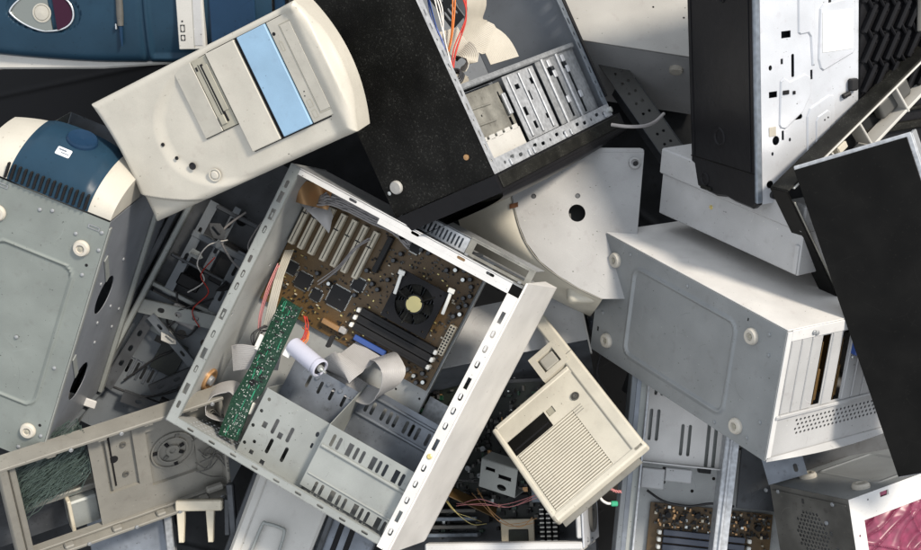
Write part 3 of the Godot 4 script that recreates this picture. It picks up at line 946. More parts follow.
func open_case_contents() -> void:
	var base := T3(0.8626,-0.4661,0.1966,0.4522,0.8847,0.1132,-0.2267,-0.0088,0.9739, -0.1846,-0.1227,0.0259)
	# green circuit board standing on the cage
	var m := Mb.new()
	var r := RandomNumberGenerator.new(); r.seed = 4
	var at := base * Transform3D(Basis.from_euler(v(-0.10, -0.25, 0.10)), v(-0.121, -0.098, -0.062))
	var o := thing("circuit_board", at, "narrow green circuit board strewn with solder joints, in the middle open case", "circuit board")
	m.poly([Vector2(-0.021, -0.12), Vector2(0.016, -0.115), Vector2(0.012, -0.05), Vector2(0.021, -0.03), Vector2(0.023, 0.118), Vector2(-0.019, 0.122), Vector2(-0.019, 0.0), Vector2(-0.026, -0.06)], 0.0016)
	part("board", m, M.green_board, o)
	m = Mb.new()
	for i in 330:
		var row := r.randi() % 26; var along := r.randi() % 12
		var x := -0.0165 + along * 0.0031; var y := -0.112 + row * 0.0088 + (r.randi() % 3) * 0.0022
		if (row * 7 + along * 3) % 5 == 0: continue
		if y < -0.04: x = minf(x, 0.010)
		m.lathe(v(x, y, 0), Vector3.BACK, [[r.randf_range(0.0006, 0.0013), 0.0], [0.0006, 0.001], [0.0, 0.0013]], 6)
	part("solder_joints", m, M.solder, o).set_meta("kind", "stuff")
	m = Mb.new(); m.lathe(v(-0.004, -0.022, 0), Vector3.BACK, [[0.0, 0.0004], [0.0055, 0.0004], [0.0055, 0.0]], 16)
	part("drilled_hole", m, M.dark, o)
	m = Mb.new()
	for i in 34:
		m.cbox(v(r.randf_range(-0.015, 0.016), r.randf_range(-0.03, 0.112), 0.0004), v(r.randf_range(0.003, 0.009), r.randf_range(0.0012, 0.003), 0.0012), 0.0003)
	part("surface_chips", m, M.chip, o).set_meta("kind", "stuff")
	m = Mb.new()
	for i in 26:
		m.box(v(r.randf_range(-0.015, 0.014), r.randf_range(-0.11, 0.112), 0.0002), v(0.0007, r.randf_range(0.006, 0.02), 0.0004))
	part("traces", m, M.wire_green, o).set_meta("kind", "stuff")
	for q in [[-0.024, 0.04, 0.012, 0.026], [0.0, 0.10, 0.02, 0.01], [0.005, -0.06, 0.014, 0.02]]:
		m = Mb.new(); m.cbox(v(q[0], q[1], -0.008), v(q[2], q[3], 0.012), 0.001)
		part("socket", m, M.white_plastic, o)
	# the white cylinder that lies against it
	m = Mb.new()
	var a := v(-0.093, -0.036, -0.066); var b := v(-0.028, -0.041, -0.040)
	var d := (b - a).normalized()
	var lm := (b - a).length()
	o = thing("white_cylinder", base, "white cylindrical motor with a metal shaft, beside the narrow green board", "motor")
	m.lathe(a, d, [[0.0, 0.0], [0.012, 0.0], [0.0145, 0.003], [0.0145, lm - 0.008]], 32)
	part("body", m, M.cap_white, o)
	m = Mb.new(); m.lathe(a, d, [[0.0140, lm - 0.008], [0.0140, lm - 0.006], [0.0152, lm - 0.0055], [0.0152, lm], [0.0125, lm + 0.001], [0.0115, lm - 0.003], [0.0, lm - 0.003]], 32)
	part("collar", m, M.cap_white, o)
	m = Mb.new(); m.lathe(a, d, [[0.0113, lm - 0.0028], [0.0113, lm - 0.0022], [0.0, lm - 0.0022]], 24)
	part("end_plate", m, M.chip, o)
	m = Mb.new(); m.lathe(a, d, [[0.0058, lm - 0.002], [0.005, lm + 0.004], [0.0022, lm + 0.004], [0.0022, lm + 0.013], [0.0, lm + 0.013]], 14)
	part("shaft", m, M.solder, o)
	# ribbon cables
	m = Mb.new()
	var p := curve([v(0.004, 0.004, -0.136), v(-0.002, -0.014, -0.118), v(-0.012, -0.035, -0.10), v(-0.03, -0.052, -0.118), v(-0.05, -0.06, -0.13)], 7)
	m.strip(p, [v(1, 0.35, 0), v(1, 0.1, 0.1), v(1, 0.2, 0.1)], 0.056, 0.0011)
	single("ribbon_cable", m, M.ribbon, base, "wide grey ribbon cable hanging from the blue connector on the brown motherboard", "ribbon cable")
	m = Mb.new()
	p = curve([v(0.030, 0.006, -0.128), v(0.048, 0.014, -0.092), v(0.070, 0.004, -0.078), v(0.074, -0.022, -0.082), v(0.060, -0.050, -0.10), v(0.030, -0.060, -0.12), v(0.0, -0.062, -0.125), v(-0.03, -0.07, -0.128)], 7)
	m.strip(p, [v(0.5, 0.6, -0.7), v(0.4, 0.7, -0.6), v(0.35, 0.75, -0.5), v(0.3, 0.8, -0.5)], 0.040, 0.0011)
	single("ribbon_cable", m, M.ribbon, base, "grey ribbon cable curling in a loop towards the large drive cage", "ribbon cable")
	m = Mb.new()
	p = curve([v(-0.142, -0.150, -0.085), v(-0.160, -0.150, -0.085), v(-0.180, -0.168, -0.08), v(-0.186, -0.190, -0.08), v(-0.176, -0.207, -0.085), v(-0.150, -0.205, -0.09), v(-0.118, -0.188, -0.10)], 7)
	m.strip(p, [v(0.35, -0.2, 0.9), v(0.5, 0.0, 0.85), v(0.3, 0.1, 0.9)], 0.044, 0.0011)
	single("ribbon_cable", m, M.ribbon, base, "grey ribbon cable bent in a U in the lower left corner below the copper speaker", "ribbon cable")
	m = Mb.new()
	p = curve([v(-0.186, 0.085, -0.125), v(-0.178, 0.07, -0.105), v(-0.168, 0.045, -0.085), v(-0.156, 0.008, -0.075), v(-0.15, -0.04, -0.09)], 6)
	m.strip(p, [v(1, 0.3, 0.3), v(1, 0.3, 0.1)], 0.015, 0.0012)
	single("ribbon_cable", m, M.ribbon_cream, base, "narrow pale ribbon cable running down beside the expansion slots", "ribbon cable")
	m = Mb.new()
	p = curve([v(-0.178, -0.108, -0.085), v(-0.165, -0.098, -0.08), v(-0.145, -0.088, -0.082), v(-0.11, -0.075, -0.10)], 6)
	m.strip(p, [v(0.3, 1, 0.2)], 0.042, 0.0011)
	single("ribbon_cable", m, M.ribbon, base, "short grey ribbon cable tucked under the narrow green board", "ribbon cable")
	# a bundle along the rear wall
	m = Mb.new()
	p = curve([v(-0.185, 0.165, -0.12), v(-0.16, 0.192, -0.10), v(-0.12, 0.20, -0.095), v(-0.08, 0.20, -0.105), v(-0.04, 0.202, -0.11), v(-0.01, 0.19, -0.125)], 7)
	for k in 7:
		var q := []
		for s in p: q.append(s + v(r.randf_range(-0.002, 0.002), -0.010 + k * 0.0034, r.randf_range(-0.002, 0.002)))
		m.tube(q, 0.0021, 6)
	single("cable_bundle", m, M.wire_grey, base, "bundle of grey wires along the rear wall above the expansion slots", "cable bundle")
	m = Mb.new()
	m.surf(14, 8, func(s, w): return v(-0.203 + s * 0.05, 0.145 + w * 0.038 + s * 0.012, -0.098 + 0.012 * sin(s * 5.0 + w * 3.0)))
	single("foil_sheet", m, M.copper, base * off(0.0, 0.018, 0.0), "crumpled copper coloured sheet in the upper left corner of the middle open case", "sheet")
	m = Mb.new()
	m.surf(12, 10, func(s, w): return v(-0.200 + s * 0.06, 0.16 + w * 0.03 - s * s * 0.02, -0.118 + 0.012 * sin(s * 4.0) * cos(w * 3.0)))
	single("cloth_scrap", m, M.ribbon, base, "grey scrap of flat cable lying over the ends of the first slots", "flat cable")
	# thin coloured wires
	for q in [[M.wire_red, [v(-0.10, 0.012, -0.075), v(-0.088, 0.0, -0.07), v(-0.084, -0.02, -0.07), v(-0.09, -0.03, -0.07)], "red wires between the narrow green board and the white motor"],
			[M.wire_orange, [v(-0.095, -0.004, -0.08), v(-0.08, -0.012, -0.072), v(-0.082, -0.026, -0.07), v(-0.088, -0.032, -0.066)], "orange wires between the narrow green board and the white motor"],
			[M.wire_black, [v(-0.152, -0.03, -0.09), v(-0.165, -0.055, -0.08), v(-0.155, -0.075, -0.085), v(-0.16, -0.05, -0.095), v(-0.15, -0.04, -0.1)], "black wire looped at the left of the narrow green board"],
			[M.wire_pink, [v(-0.185, 0.06, -0.10), v(-0.178, 0.02, -0.085), v(-0.172, -0.02, -0.09), v(-0.165, -0.05, -0.10)], "thin pinkish wires along the left wall of the open case"],
			[M.wire_grey, [v(-0.075, 0.165, -0.122), v(-0.088, 0.14, -0.118), v(-0.10, 0.10, -0.122), v(-0.12, 0.06, -0.128)], "thin grey wire lying slantwise across the expansion slots"]]:
		m = Mb.new()
		for k in 3:
			var pp := []
			for s in q[1]: pp.append(s + v(k * 0.0022, r.randf_range(-0.003, 0.003), r.randf_range(0, 0.003)))
			m.tube(curve(pp, 6), 0.0009, 5)
		single("wire", m, q[0], base, q[2], "wire")
	m = Mb.new(); m.cbox(v(-0.092, -0.048, -0.06), v(0.012, 0.016, 0.010), 0.001)
	single("plug", m, M.white_plastic, base, "white plug below the white motor", "plug")
	m = Mb.new(); m.cbox(v(-0.045, -0.005, -0.085), v(0.006, 0.02, 0.012), 0.001)
	single("plug", m, M.chip, base, "small black plug above the white motor", "plug")
	# a card wedged in, seen through the power supply bay


# ---------------------------------------------------------------- beige tower, front uppermost

func beige_tower() -> void:
	var at := T3(0.8499,0.3295,0.4112,-0.4202,0.8947,0.1516,-0.3179,-0.3016,0.8989, -0.3450,0.2234,0.1652)
	var o := thing("beige_tower", at, "beige tower lying front up, with a light blue drive cover among its bays", "computer case")
	var hx := 0.1885; var hy := 0.0985
	var f := func(u: float, w: float) -> Vector3:
		var a := u * 2.0 - 1.0; var b := w * 2.0 - 1.0
		# bunch the grid towards the edges
		a = signf(a) * (1.0 - pow(1.0 - absf(a), 1.35)); b = signf(b) * (1.0 - pow(1.0 - absf(b), 1.35))
		var x := a * hx; var y := b * hy
		if a > 0: x += 0.019 * a * a * (1.0 - b * b)
		if a < 0: x += 0.010 * (1.0 - b * b) * (-a) * (-a)
		var z := 0.0
		# the smooth oval round the bays sits a little lower
		var ox := (x - 0.075) / (0.172 if x < 0.075 else 0.30); var oy := (y + 0.006) / 0.096
		var oval := pow(absf(ox), 2.3) + pow(absf(oy), 2.3)
		z -= 0.0045 * smoothstep(1.22, 0.90, oval)
		# the chin below the arc falls away
		var arc := -0.036 - 0.072 * (1.0 - pow(clampf((-0.02 - x) / 0.18, 0.0, 1.0), 1.7))
		if x > -0.02: arc = -0.108 - (x + 0.02) * 0.35
		var under := smoothstep(0.0, 0.006, arc - y)
		z -= under * (0.008 + 0.16 * maxf(arc - y, 0.0))
		# high rim on the right side and round edges all round
		z += 0.010 * smoothstep(0.155, 0.185, x) * smoothstep(0.205, 0.195, x)
		var e := minf(minf((1.0 - absf(a)) * hx, (1.0 - absf(b)) * hy), 0.012)
		z -= 0.012 - sqrt(maxf(0.000144 - pow(0.012 - e, 2.0), 0.0))
		return v(x, y, z)
	var m := Mb.new()
	m.surf(150, 96, f)
	# side of the bezel
	var rim := []
	for k in 40: rim.append(f.call(k / 40.0, 0.0))
	for k in 24: rim.append(f.call(1.0, k / 24.0))
	for k in 40: rim.append(f.call(1.0 - k / 40.0, 1.0))
	for k in 24: rim.append(f.call(0.0, 1.0 - k / 24.0))
	for k in rim.size():
		var a: Vector3 = rim[k]; var b: Vector3 = rim[(k + 1) % rim.size()]
		m.quad(v(a.x * 0.99, a.y * 0.985, -0.055), v(b.x * 0.99, b.y * 0.985, -0.055), b, a)
	var z0 := -0.0045
	part("front_bezel", m, M.beige_light, o)
	# the bay opening is lined with a dark gap; every bay is a part
	m = Mb.new(); m.cbox(v(0.103, 0.012, z0 + 0.0012), v(0.149, 0.1545, 0.0016), 0.0005)
	part("bay_gap", m, M.dark, o)
	m = Mb.new(); m.cbox(v(-0.0035, 0.034, z0 + 0.0010), v(0.062, 0.1085, 0.0016), 0.0004)
	part("bay_gap", m, M.dark, o)
	m = Mb.new(); m.cbox(v(-0.018, 0.034, z0 + 0.002), v(0.0315, 0.1065, 0.004), 0.0006)
	var fl := part("floppy_drive", m, M.drive, o)
	m = Mb.new(); m.cbox(v(0.0118, 0.034, z0 + 0.0016), v(0.0262, 0.1065, 0.0032), 0.0006)
	part("drive_face", m, M.drive_dark, fl)
	m = Mb.new(); m.cbox(v(0.0075, 0.034, z0 + 0.0034), v(0.0012, 0.09, 0.0006), 0.0002); m.cbox(v(0.0125, 0.034, z0 + 0.0034), v(0.0045, 0.088, 0.0006), 0.0002)
	part("slot", m, M.dark, fl)
	m = Mb.new(); m.cbox(v(0.0175, 0.04, z0 + 0.0038), v(0.009, 0.07, 0.0016), 0.0006)
	part("flap", m, M.drive_dark, fl)
	m = Mb.new(); m.cbox(v(0.006, -0.005, z0 + 0.0042), v(0.010, 0.014, 0.003), 0.001)
	part("eject_button", m, M.drive_dark, fl)
	m = Mb.new(); m.cbox(v(0.003, 0.074, z0 + 0.0036), v(0.003, 0.006, 0.001), 0.0003)
	part("lamp", m, M.dark, fl)
	m = Mb.new(); m.rbox(v(0.0525, 0.012, z0 + 0.003), v(0.0505, 0.152, 0.007), 0.0016, 2)
	part("bay_cover", m, M.beige_light, o)
	m = Mb.new(); m.rbox(v(0.1085, 0.0125, z0 + 0.0035), v(0.0485, 0.1515, 0.008), 0.0014, 2)
	part("bay_cover", m, M.sky_blue, o).set_meta("label", "light blue drive bay cover")
	m = Mb.new(); m.rbox(v(0.155, 0.0125, z0 + 0.002), v(0.0415, 0.1515, 0.005), 0.0012, 2)
	var cd := part("disc_drive", m, M.drive, o)
	m = Mb.new(); m.plate(-0.0098, -0.0665, 0.0098, 0.0665, 0.0012, [[0, 0, 0.0182, 0.1314, 0]])
	for q in [[0.161, 0.012]]:
		part("tray_seam", m, M.drive_dark, cd, off(q[0], q[1], z0 + 0.0051))
	m = Mb.new(); m.cbox(v(0.1605, 0.012, z0 + 0.0046), v(0.0168, 0.129, 0.0016), 0.0005)
	part("tray_face", m, M.drive, cd)
	for q in [[0.143, -0.036, 0.006, 0.010], [0.143, -0.052, 0.006, 0.010], [0.142, 0.050, 0.0035, 0.012]]:
		m = Mb.new(); m.plate(-q[2] * 0.5 - 0.0007, -q[3] * 0.5 - 0.0007, q[2] * 0.5 + 0.0007, q[3] * 0.5 + 0.0007, 0.0004, [[0, 0, q[2], q[3], 0]])
		part("button", m, M.drive_dark, cd, off(q[0], q[1], z0 + 0.0047))
	m = Mb.new(); m.cyl(v(0.1385, 0.070, z0 + 0.0042), Vector3.BACK, 0.0026, 0.0006, 12)
	part("jack", m, M.dark, cd)
	for q in [[0.1425, -0.018], [0.1405, -0.024]]:
		m = Mb.new(); m.cyl(v(q[0], q[1], z0 + 0.0042), Vector3.BACK, 0.001, 0.0006, 8)
		part("lamp", m, M.dark, cd)
	# power button, reset hole and lamps on the slope
	m = Mb.new(); m.lathe(v(-0.047, -0.071, -0.0016), Vector3.BACK, [[0.0095, 0.0], [0.0095, 0.0022], [0.008, 0.0022], [0.0074, 0.0006], [0.0066, 0.0006], [0.006, 0.002], [0.0045, 0.0028], [0.0, 0.003]], 28)
	part("power_button", m, M.beige_light, o)
	for q in [[-0.103, 0.0, 0.0022], [-0.092, -0.026, 0.0022], [-0.074, -0.046, 0.0042]]:
		m = Mb.new(); m.lathe(v(q[0], q[1], -0.0005), Vector3.BACK, [[q[2] * 1.35, 0.0], [q[2] * 1.3, 0.001], [q[2], 0.001], [q[2] * 0.9, -0.0002], [0.0, -0.0002]], 14)
		part("lamp_ring" if q[2] < 0.003 else "reset_hole", m, M.chip, o)
	# the metal body behind
	m = Mb.new(); m.cbox(v(-0.025, -0.01, -0.085), v(0.30, 0.155, 0.07), 0.002)
	part("body", m, M.case_grey, o)


# ---------------------------------------------------------------- speckled black case

func black_case() -> void:
	var at := T3(0.7645,0.2991,0.5711,-0.4141,0.9068,0.0794,-0.4941,-0.2972,0.8170, -0.1094,0.3018,0.1078)
	var o := thing("black_computer_case", at, "dusty speckled black case with one side open on a silver drive cage", "computer case")
	var X := 0.096; var H := 0.417; var y0 := -0.205; var y1 := 0.23
	var m := sheet(-X, y0, X, y1, 30, 60, func(x, y): return 0.0004 * sin(x * 30.0) * sin(y * 14.0))
	part("bottom_panel", m, M.black_dusty, o)
	m = Mb.new(); m.lathe(v(-0.07, -0.164, 0.001), Vector3.BACK, [[0.0105, 0.0], [0.0105, 0.003], [0.009, 0.0055], [0.0, 0.006]], 26)
	part("foot", m, M.rubber, o)
	m = Mb.new(); m.lathe(v(0.065, -0.166, 0.001), Vector3.BACK, [[0.0045, 0.0], [0.0042, 0.0015], [0.0, 0.0018]], 16)
	part("rivet", m, M.copper, o)
	m = Mb.new(); m.lathe(v(-0.0865, -0.168, 0.001), Vector3.BACK, [[0.003, 0.0], [0.003, 0.002], [0.0, 0.0025]], 12)
	part("rivet", m, M.solder, o)
	# far side panel, back wall, top
	m = Mb.new(); m.X = fr(v(-X + 0.006, 0, 0), v(0, 1, 0), v(0, 0, 1)); m.plate(y0, -H, y1, -0.0015, 0.0012, [[0.1, -0.15, 0.012, 0.012, 1], [0.02, -0.35, 0.006, 0.006, 1]])
	part("side_panel", m, M.interior_blue, o)
	m = Mb.new(); m.box(v(0, 0.012, -H + 0.0006), v(2 * X - 0.014, y1 - y0, 0.0012))
	part("top_panel", m, M.interior_blue, o)
	m = Mb.new(); m.box(v(-X + 0.0015, 0.012, -H * 0.5), v(0.003, y1 - y0, H))
	part("outer_panel", m, M.black, o)
	m = Mb.new(); m.box(v(0, 0.012, -H - 0.0016), v(2 * X - 0.002, y1 - y0, 0.003))
	part("outer_panel", m, M.black, o)
	m = Mb.new(); m.box(v(0.003, y1, -H * 0.5), v(2 * X - 0.02, 0.0012, H - 0.01))
	part("rear_panel", m, M.steel_dull, o)
	# rims of the opening
	var holes := []
	for i in 20: holes.append([y0 + 0.02 + i * 0.021, -0.0085, 0.010 if i % 3 else 0.004, 0.0035, 2])
	m = Mb.new(); m.X = fr(v(X + 0.0002, 0, 0), v(0, 1, 0), v(0, 0, 1)); m.plate(y0, -0.0165, y1, -0.0004, 0.0012, holes)
	part("rim", m, M.steel, o)
	holes = []
	for i in 15: holes.append([0, 0, 0.006, 0.006, 1])
	for i in 15: holes[i] = [y0 + 0.009 + (0.003 if i % 3 == 1 else 0.0), -0.04 - i * 0.025, 0.0055, 0.012 if i % 3 else 0.006, 2 if i % 3 else 1]
	m = Mb.new(); m.X = fr(v(X + 0.0002, 0, 0), v(0, 1, 0), v(0, 0, 1)); m.plate(y0, -H, y0 + 0.021, -0.0168, 0.0012, holes)
	var rim := part("rim", m, M.steel, o)
	for q in [-0.055, -0.115, -0.13, -0.24, -0.26, -0.39]:
		m = Mb.new(); m.X = fr(v(X, y0 + 0.006, q), v(0, 1, 0), v(0, 0, 1)); m.cbox(v(0, 0, 0.002), v(0.010, 0.008, 0.004), 0.001)
		part("tab", m, M.steel, rim)
	holes = []
	for i in 18: holes.append([y0 + 0.04 + i * 0.022, -H + 0.008, 0.006 if i % 2 else 0.012, 0.004, 2])
	m = Mb.new(); m.X = fr(v(X + 0.0002, 0, 0), v(0, 1, 0), v(0, 0, 1)); m.plate(y0 + 0.0212, -H, y1, -H + 0.016, 0.0012, holes)
	part("rim", m, M.steel_blue, o)
	m = Mb.new(); m.cbox(v(X + 0.001, 0.02, -H - 0.004), v(0.004, y1 - y0 - 0.05, 0.008), 0.001)
	part("rim_edge", m, M.black, o)
	m = Mb.new(); m.lathe(v(X, y0 + 0.01, -H + 0.004), Vector3.RIGHT, [[0.005, 0.0], [0.005, 0.004], [0.0, 0.0045]], 10)
	part("screw", m, M.solder, o)
	# the drive cage near the front
	var F := fr(v(X - 0.012, 0, 0), v(0, 0, -1), v(0, 1, 0))
	m = Mb.new(); m.X = F * off(0, 0, -0.012); m.X = fr(v(X - 0.022, 0, 0), v(0, 1, 0), v(0, 0, 1))
	m.plate(y0 + 0.0215, -0.155, -0.082, -0.02, 0.001, [[-0.105, -0.14, 0.02, 0.005, 2], [-0.155, -0.143, 0.034, 0.008, 0], [-0.120, -0.07, 0.004, 0.004, 1], [-0.172, -0.11, 0.006, 0.006, 0]])
	var c := part("drive_cage", m, M.steel_warm, o)
	for i in 3:
		m = Mb.new(); m.tube([v(X - 0.0215, -0.105 - i * 0.026, -0.03), v(X - 0.0215, -0.108 - i * 0.026, -0.105 + i * 0.004)], 0.0018, 7)
		part("pressed_rib", m, M.steel_warm, c)
	m = Mb.new(); m.X = fr(v(X - 0.016, 0, 0), v(0, 1, 0), v(0, 0, 1)); m.cbox(v(-0.118, -0.142, 0), v(0.034, 0.010, 0.004), 0.001)
	part("cage_tab", m, M.steel, c)
	m = Mb.new(); m.X = fr(v(X - 0.014, 0, 0), v(0, 1, 0), v(0, 0, 1)); m.cbox(v(-0.179, -0.085, 0), v(0.045, 0.115, 0.003), 0.0008)
	for i in 5: m.cbox(v(-0.155, -0.035 - i * 0.024, 0.0), v(0.008, 0.016, 0.003), 0.0008)
	part("white_guide", m, M.off_white, c)
	holes = [[-0.100, -0.035, 0.008, 0.014, 0], [-0.14, -0.028, 0.014, 0.012, 0], [-0.165, -0.04, 0.012, 0.01, 0], [-0.12, -0.06, 0.016, 0.010, 0], [-0.16, -0.085, 0.008, 0.008, 0], [-0.10, -0.085, 0.01, 0.012, 0]]
	m = Mb.new(); m.X = fr(v(X - 0.015, 0, -0.155), v(0, 1, 0), v(0, 0, 1)); m.plate(y0 + 0.0215, -0.105, -0.078, -0.002, 0.001, holes)
	c = part("drive_cage", m, M.steel, o)
	for i in 3:
		m = Mb.new(); m.X = fr(v(X - 0.014, 0, -0.155), v(0, 1, 0), v(0, 0, 1)); m.cbox(v(-0.13, -0.016 - i * 0.036, 0.001), v(0.10, 0.005, 0.003), 0.0012)
		part("pressed_rib", m, M.steel, c)
	holes = [[-0.135, -0.05, 0.088, 0.008, 0], [-0.135, -0.095, 0.092, 0.008, 0], [-0.098, -0.038, 0.014, 0.022, 0], [-0.096, -0.088, 0.012, 0.02, 0]]
	m = Mb.new(); m.X = fr(v(X - 0.010, 0, -0.262), v(0, 1, 0), v(0, 0, 1)); m.plate(y0 + 0.0215, -0.138, -0.070, 0, 0.001, holes)
	c = part("drive_cage", m, M.steel_dull, o)
	for q in [[-0.104, -0.045], [-0.15, -0.052], [-0.104, -0.092], [-0.15, -0.098], [-0.085, -0.04], [-0.085, -0.09]]:
		m = Mb.new(); m.X = fr(v(X - 0.0085, q[0], -0.262 + q[1]), v(0, 1, 0), v(0, 0, 1)); m.cbox(v(0, 0, 0), v(0.012, 0.010, 0.003), 0.001)
		part("clip", m, M.white_metal, c)
	m = Mb.new(); m.X = fr(v(X - 0.008, 0, -0.262), v(0, 1, 0), v(0, 0, 1)); m.cbox(v(-0.13, -0.072, 0), v(0.112, 0.006, 0.004), 0.0012); m.cbox(v(-0.13, -0.02, 0), v(0.112, 0.006, 0.004), 0.0012)
	part("pressed_rib", m, M.steel, c)
	m = Mb.new(); m.cbox(v(X - 0.02, -0.071, -0.21), v(0.03, 0.009, 0.385), 0.002)
	part("cage_rail", m, M.steel_dull, o)
	m = Mb.new(); m.X = fr(v(-0.02, -0.068, 0), v(1, 0, 0), v(0, 0, 1)); m.plate(-0.065, -0.40, 0.09, -0.02, 0.001)
	part("cage_wall", m, M.steel_dull, o)
	# a card at the top of the opening
	m = Mb.new(); m.X = fr(v(0.03, 0.075, -0.17), v(0.9, 0.2, 0.39).normalized(), v(-0.2, 0.97, 0.1).normalized())
	holes = []
	for i in 3:
		for j in 3: holes.append([-0.012 + i * 0.012, -0.03 + j * 0.03, 0.006, 0.018, 2])
	m.plate(-0.022, -0.05, 0.022, 0.05, 0.002, holes)
	part("vent_plate", m, M.dim_metal, o)
	# the black front bezel
	m = Mb.new()
	var bz := func(u: float, w: float) -> Vector3:
		var t := u * PI
		var z := 0.008 - w * 0.445
		var swell := 0.006 * (1.0 - pow(2.0 * w - 1.0, 2.0))
		return v(-cos(t) * 0.1, y0 - 0.028 - pow(maxf(sin(t), 0.0), 0.45) * (0.012 + swell), z)
	m.surf(28, 24, func(w, u): return bz.call(w, u))
	m.box(v(0, y0 - 0.0145, -0.2145), v(0.199, 0.0265, 0.4445))
	part("front_bezel", m, M.black, o)
	m = Mb.new(); m.cbox(v(0.1005, y0 - 0.013, -0.21), v(0.0035, 0.020, 0.42), 0.0012)
	part("bezel_band", m, M.black_grey, o)
	for q in [[-0.06, 0.02], [0.03, 0.016]]:
		m = Mb.new(); m.cbox(v(q[0], y0 - 0.006, 0.0025), v(q[1], 0.012, 0.004), 0.001)
		part("bezel_clip", m, M.black_flat, o)
	# what hangs out of it
	var wires := [
		[M.wire_orange, 0.0011, [v(0.075, 0.10, -0.16), v(0.07, 0.055, -0.14), v(0.062, 0.0, -0.10), v(0.05, -0.04, -0.06), v(0.06, -0.065, -0.035), v(0.05, -0.075, -0.04)], "orange wire running down into the speckled black case"],
		[M.wire_red, 0.0011, [v(0.08, 0.10, -0.18), v(0.082, 0.06, -0.155), v(0.085, 0.02, -0.125), v(0.072, -0.02, -0.08), v(0.065, -0.06, -0.045)], "red wire running down into the speckled black case"],
		[M.wire_white, 0.0011, [v(0.07, 0.10, -0.10), v(0.075, 0.05, -0.085), v(0.07, 0.0, -0.07), v(0.072, -0.05, -0.05), v(0.055, -0.072, -0.04)], "white wire running down into the speckled black case"],
		[M.connector_blue, 0.0009, [v(0.085, 0.085, -0.06), v(0.07, 0.03, -0.06), v(0.072, -0.01, -0.055), v(0.06, -0.05, -0.045)], "blue wire running down into the speckled black case"],
		[M.wire_white, 0.0015, [v(0.082, 0.02, -0.012), v(0.07, 0.012, -0.035), v(0.068, -0.01, -0.042), v(0.075, -0.045, -0.035), v(0.065, -0.07, -0.032)], "pale wires looped along the near rim of the speckled black case"],
		[M.wire_black, 0.0022, [v(0.05, -0.04, -0.05), v(0.075, -0.05, -0.06), v(0.08, -0.062, -0.045), v(0.06, -0.066, -0.03)], "black wire coiled above the drive cage of the speckled black case"]]
	for q in wires:
		m = Mb.new()
		for k in 3:
			var pp := []
			for s in q[2]: pp.append(s + v(rng.randf_range(-0.003, 0.003), k * 0.003, rng.randf_range(-0.004, 0.004)))
			m.tube(curve(pp, 7), q[1], 6)
		single("wire", m, q[0], at, q[3], "wire")
	m = Mb.new()
	m.strip(curve([v(0.06, 0.13, -0.20), v(0.075, 0.09, -0.195), v(0.07, 0.045, -0.20), v(0.055, 0.02, -0.195), v(0.05, 0.0, -0.20), v(0.062, -0.025, -0.215), v(0.068, -0.055, -0.21)], 7), [v(0.5, 0.1, -0.85), v(0.2, 0.2, -0.95), v(0.5, 0.5, -0.6), v(0.3, 0.5, -0.8)], 0.052, 0.0012)
	single("ribbon_cable", m, M.ribbon_cream, at, "cream ribbon cable folded inside the speckled black case", "ribbon cable")
	m = Mb.new()
	m.strip(curve([v(0.05, 0.02, -0.12), v(0.06, -0.01, -0.11), v(0.075, -0.03, -0.10), v(0.06, -0.055, -0.085), v(0.05, -0.07, -0.09)], 7), [v(0.3, 0.4, -0.85), v(0.3, 0.7, -0.6), v(0.3, 0.3, -0.8)], 0.036, 0.0012)
	single("ribbon_cable", m, M.ribbon_cream, at, "small fold of cream cable below the wires in the speckled black case", "ribbon cable")


# ---------------------------------------------------------------- case with two round holes, bottom panel in view

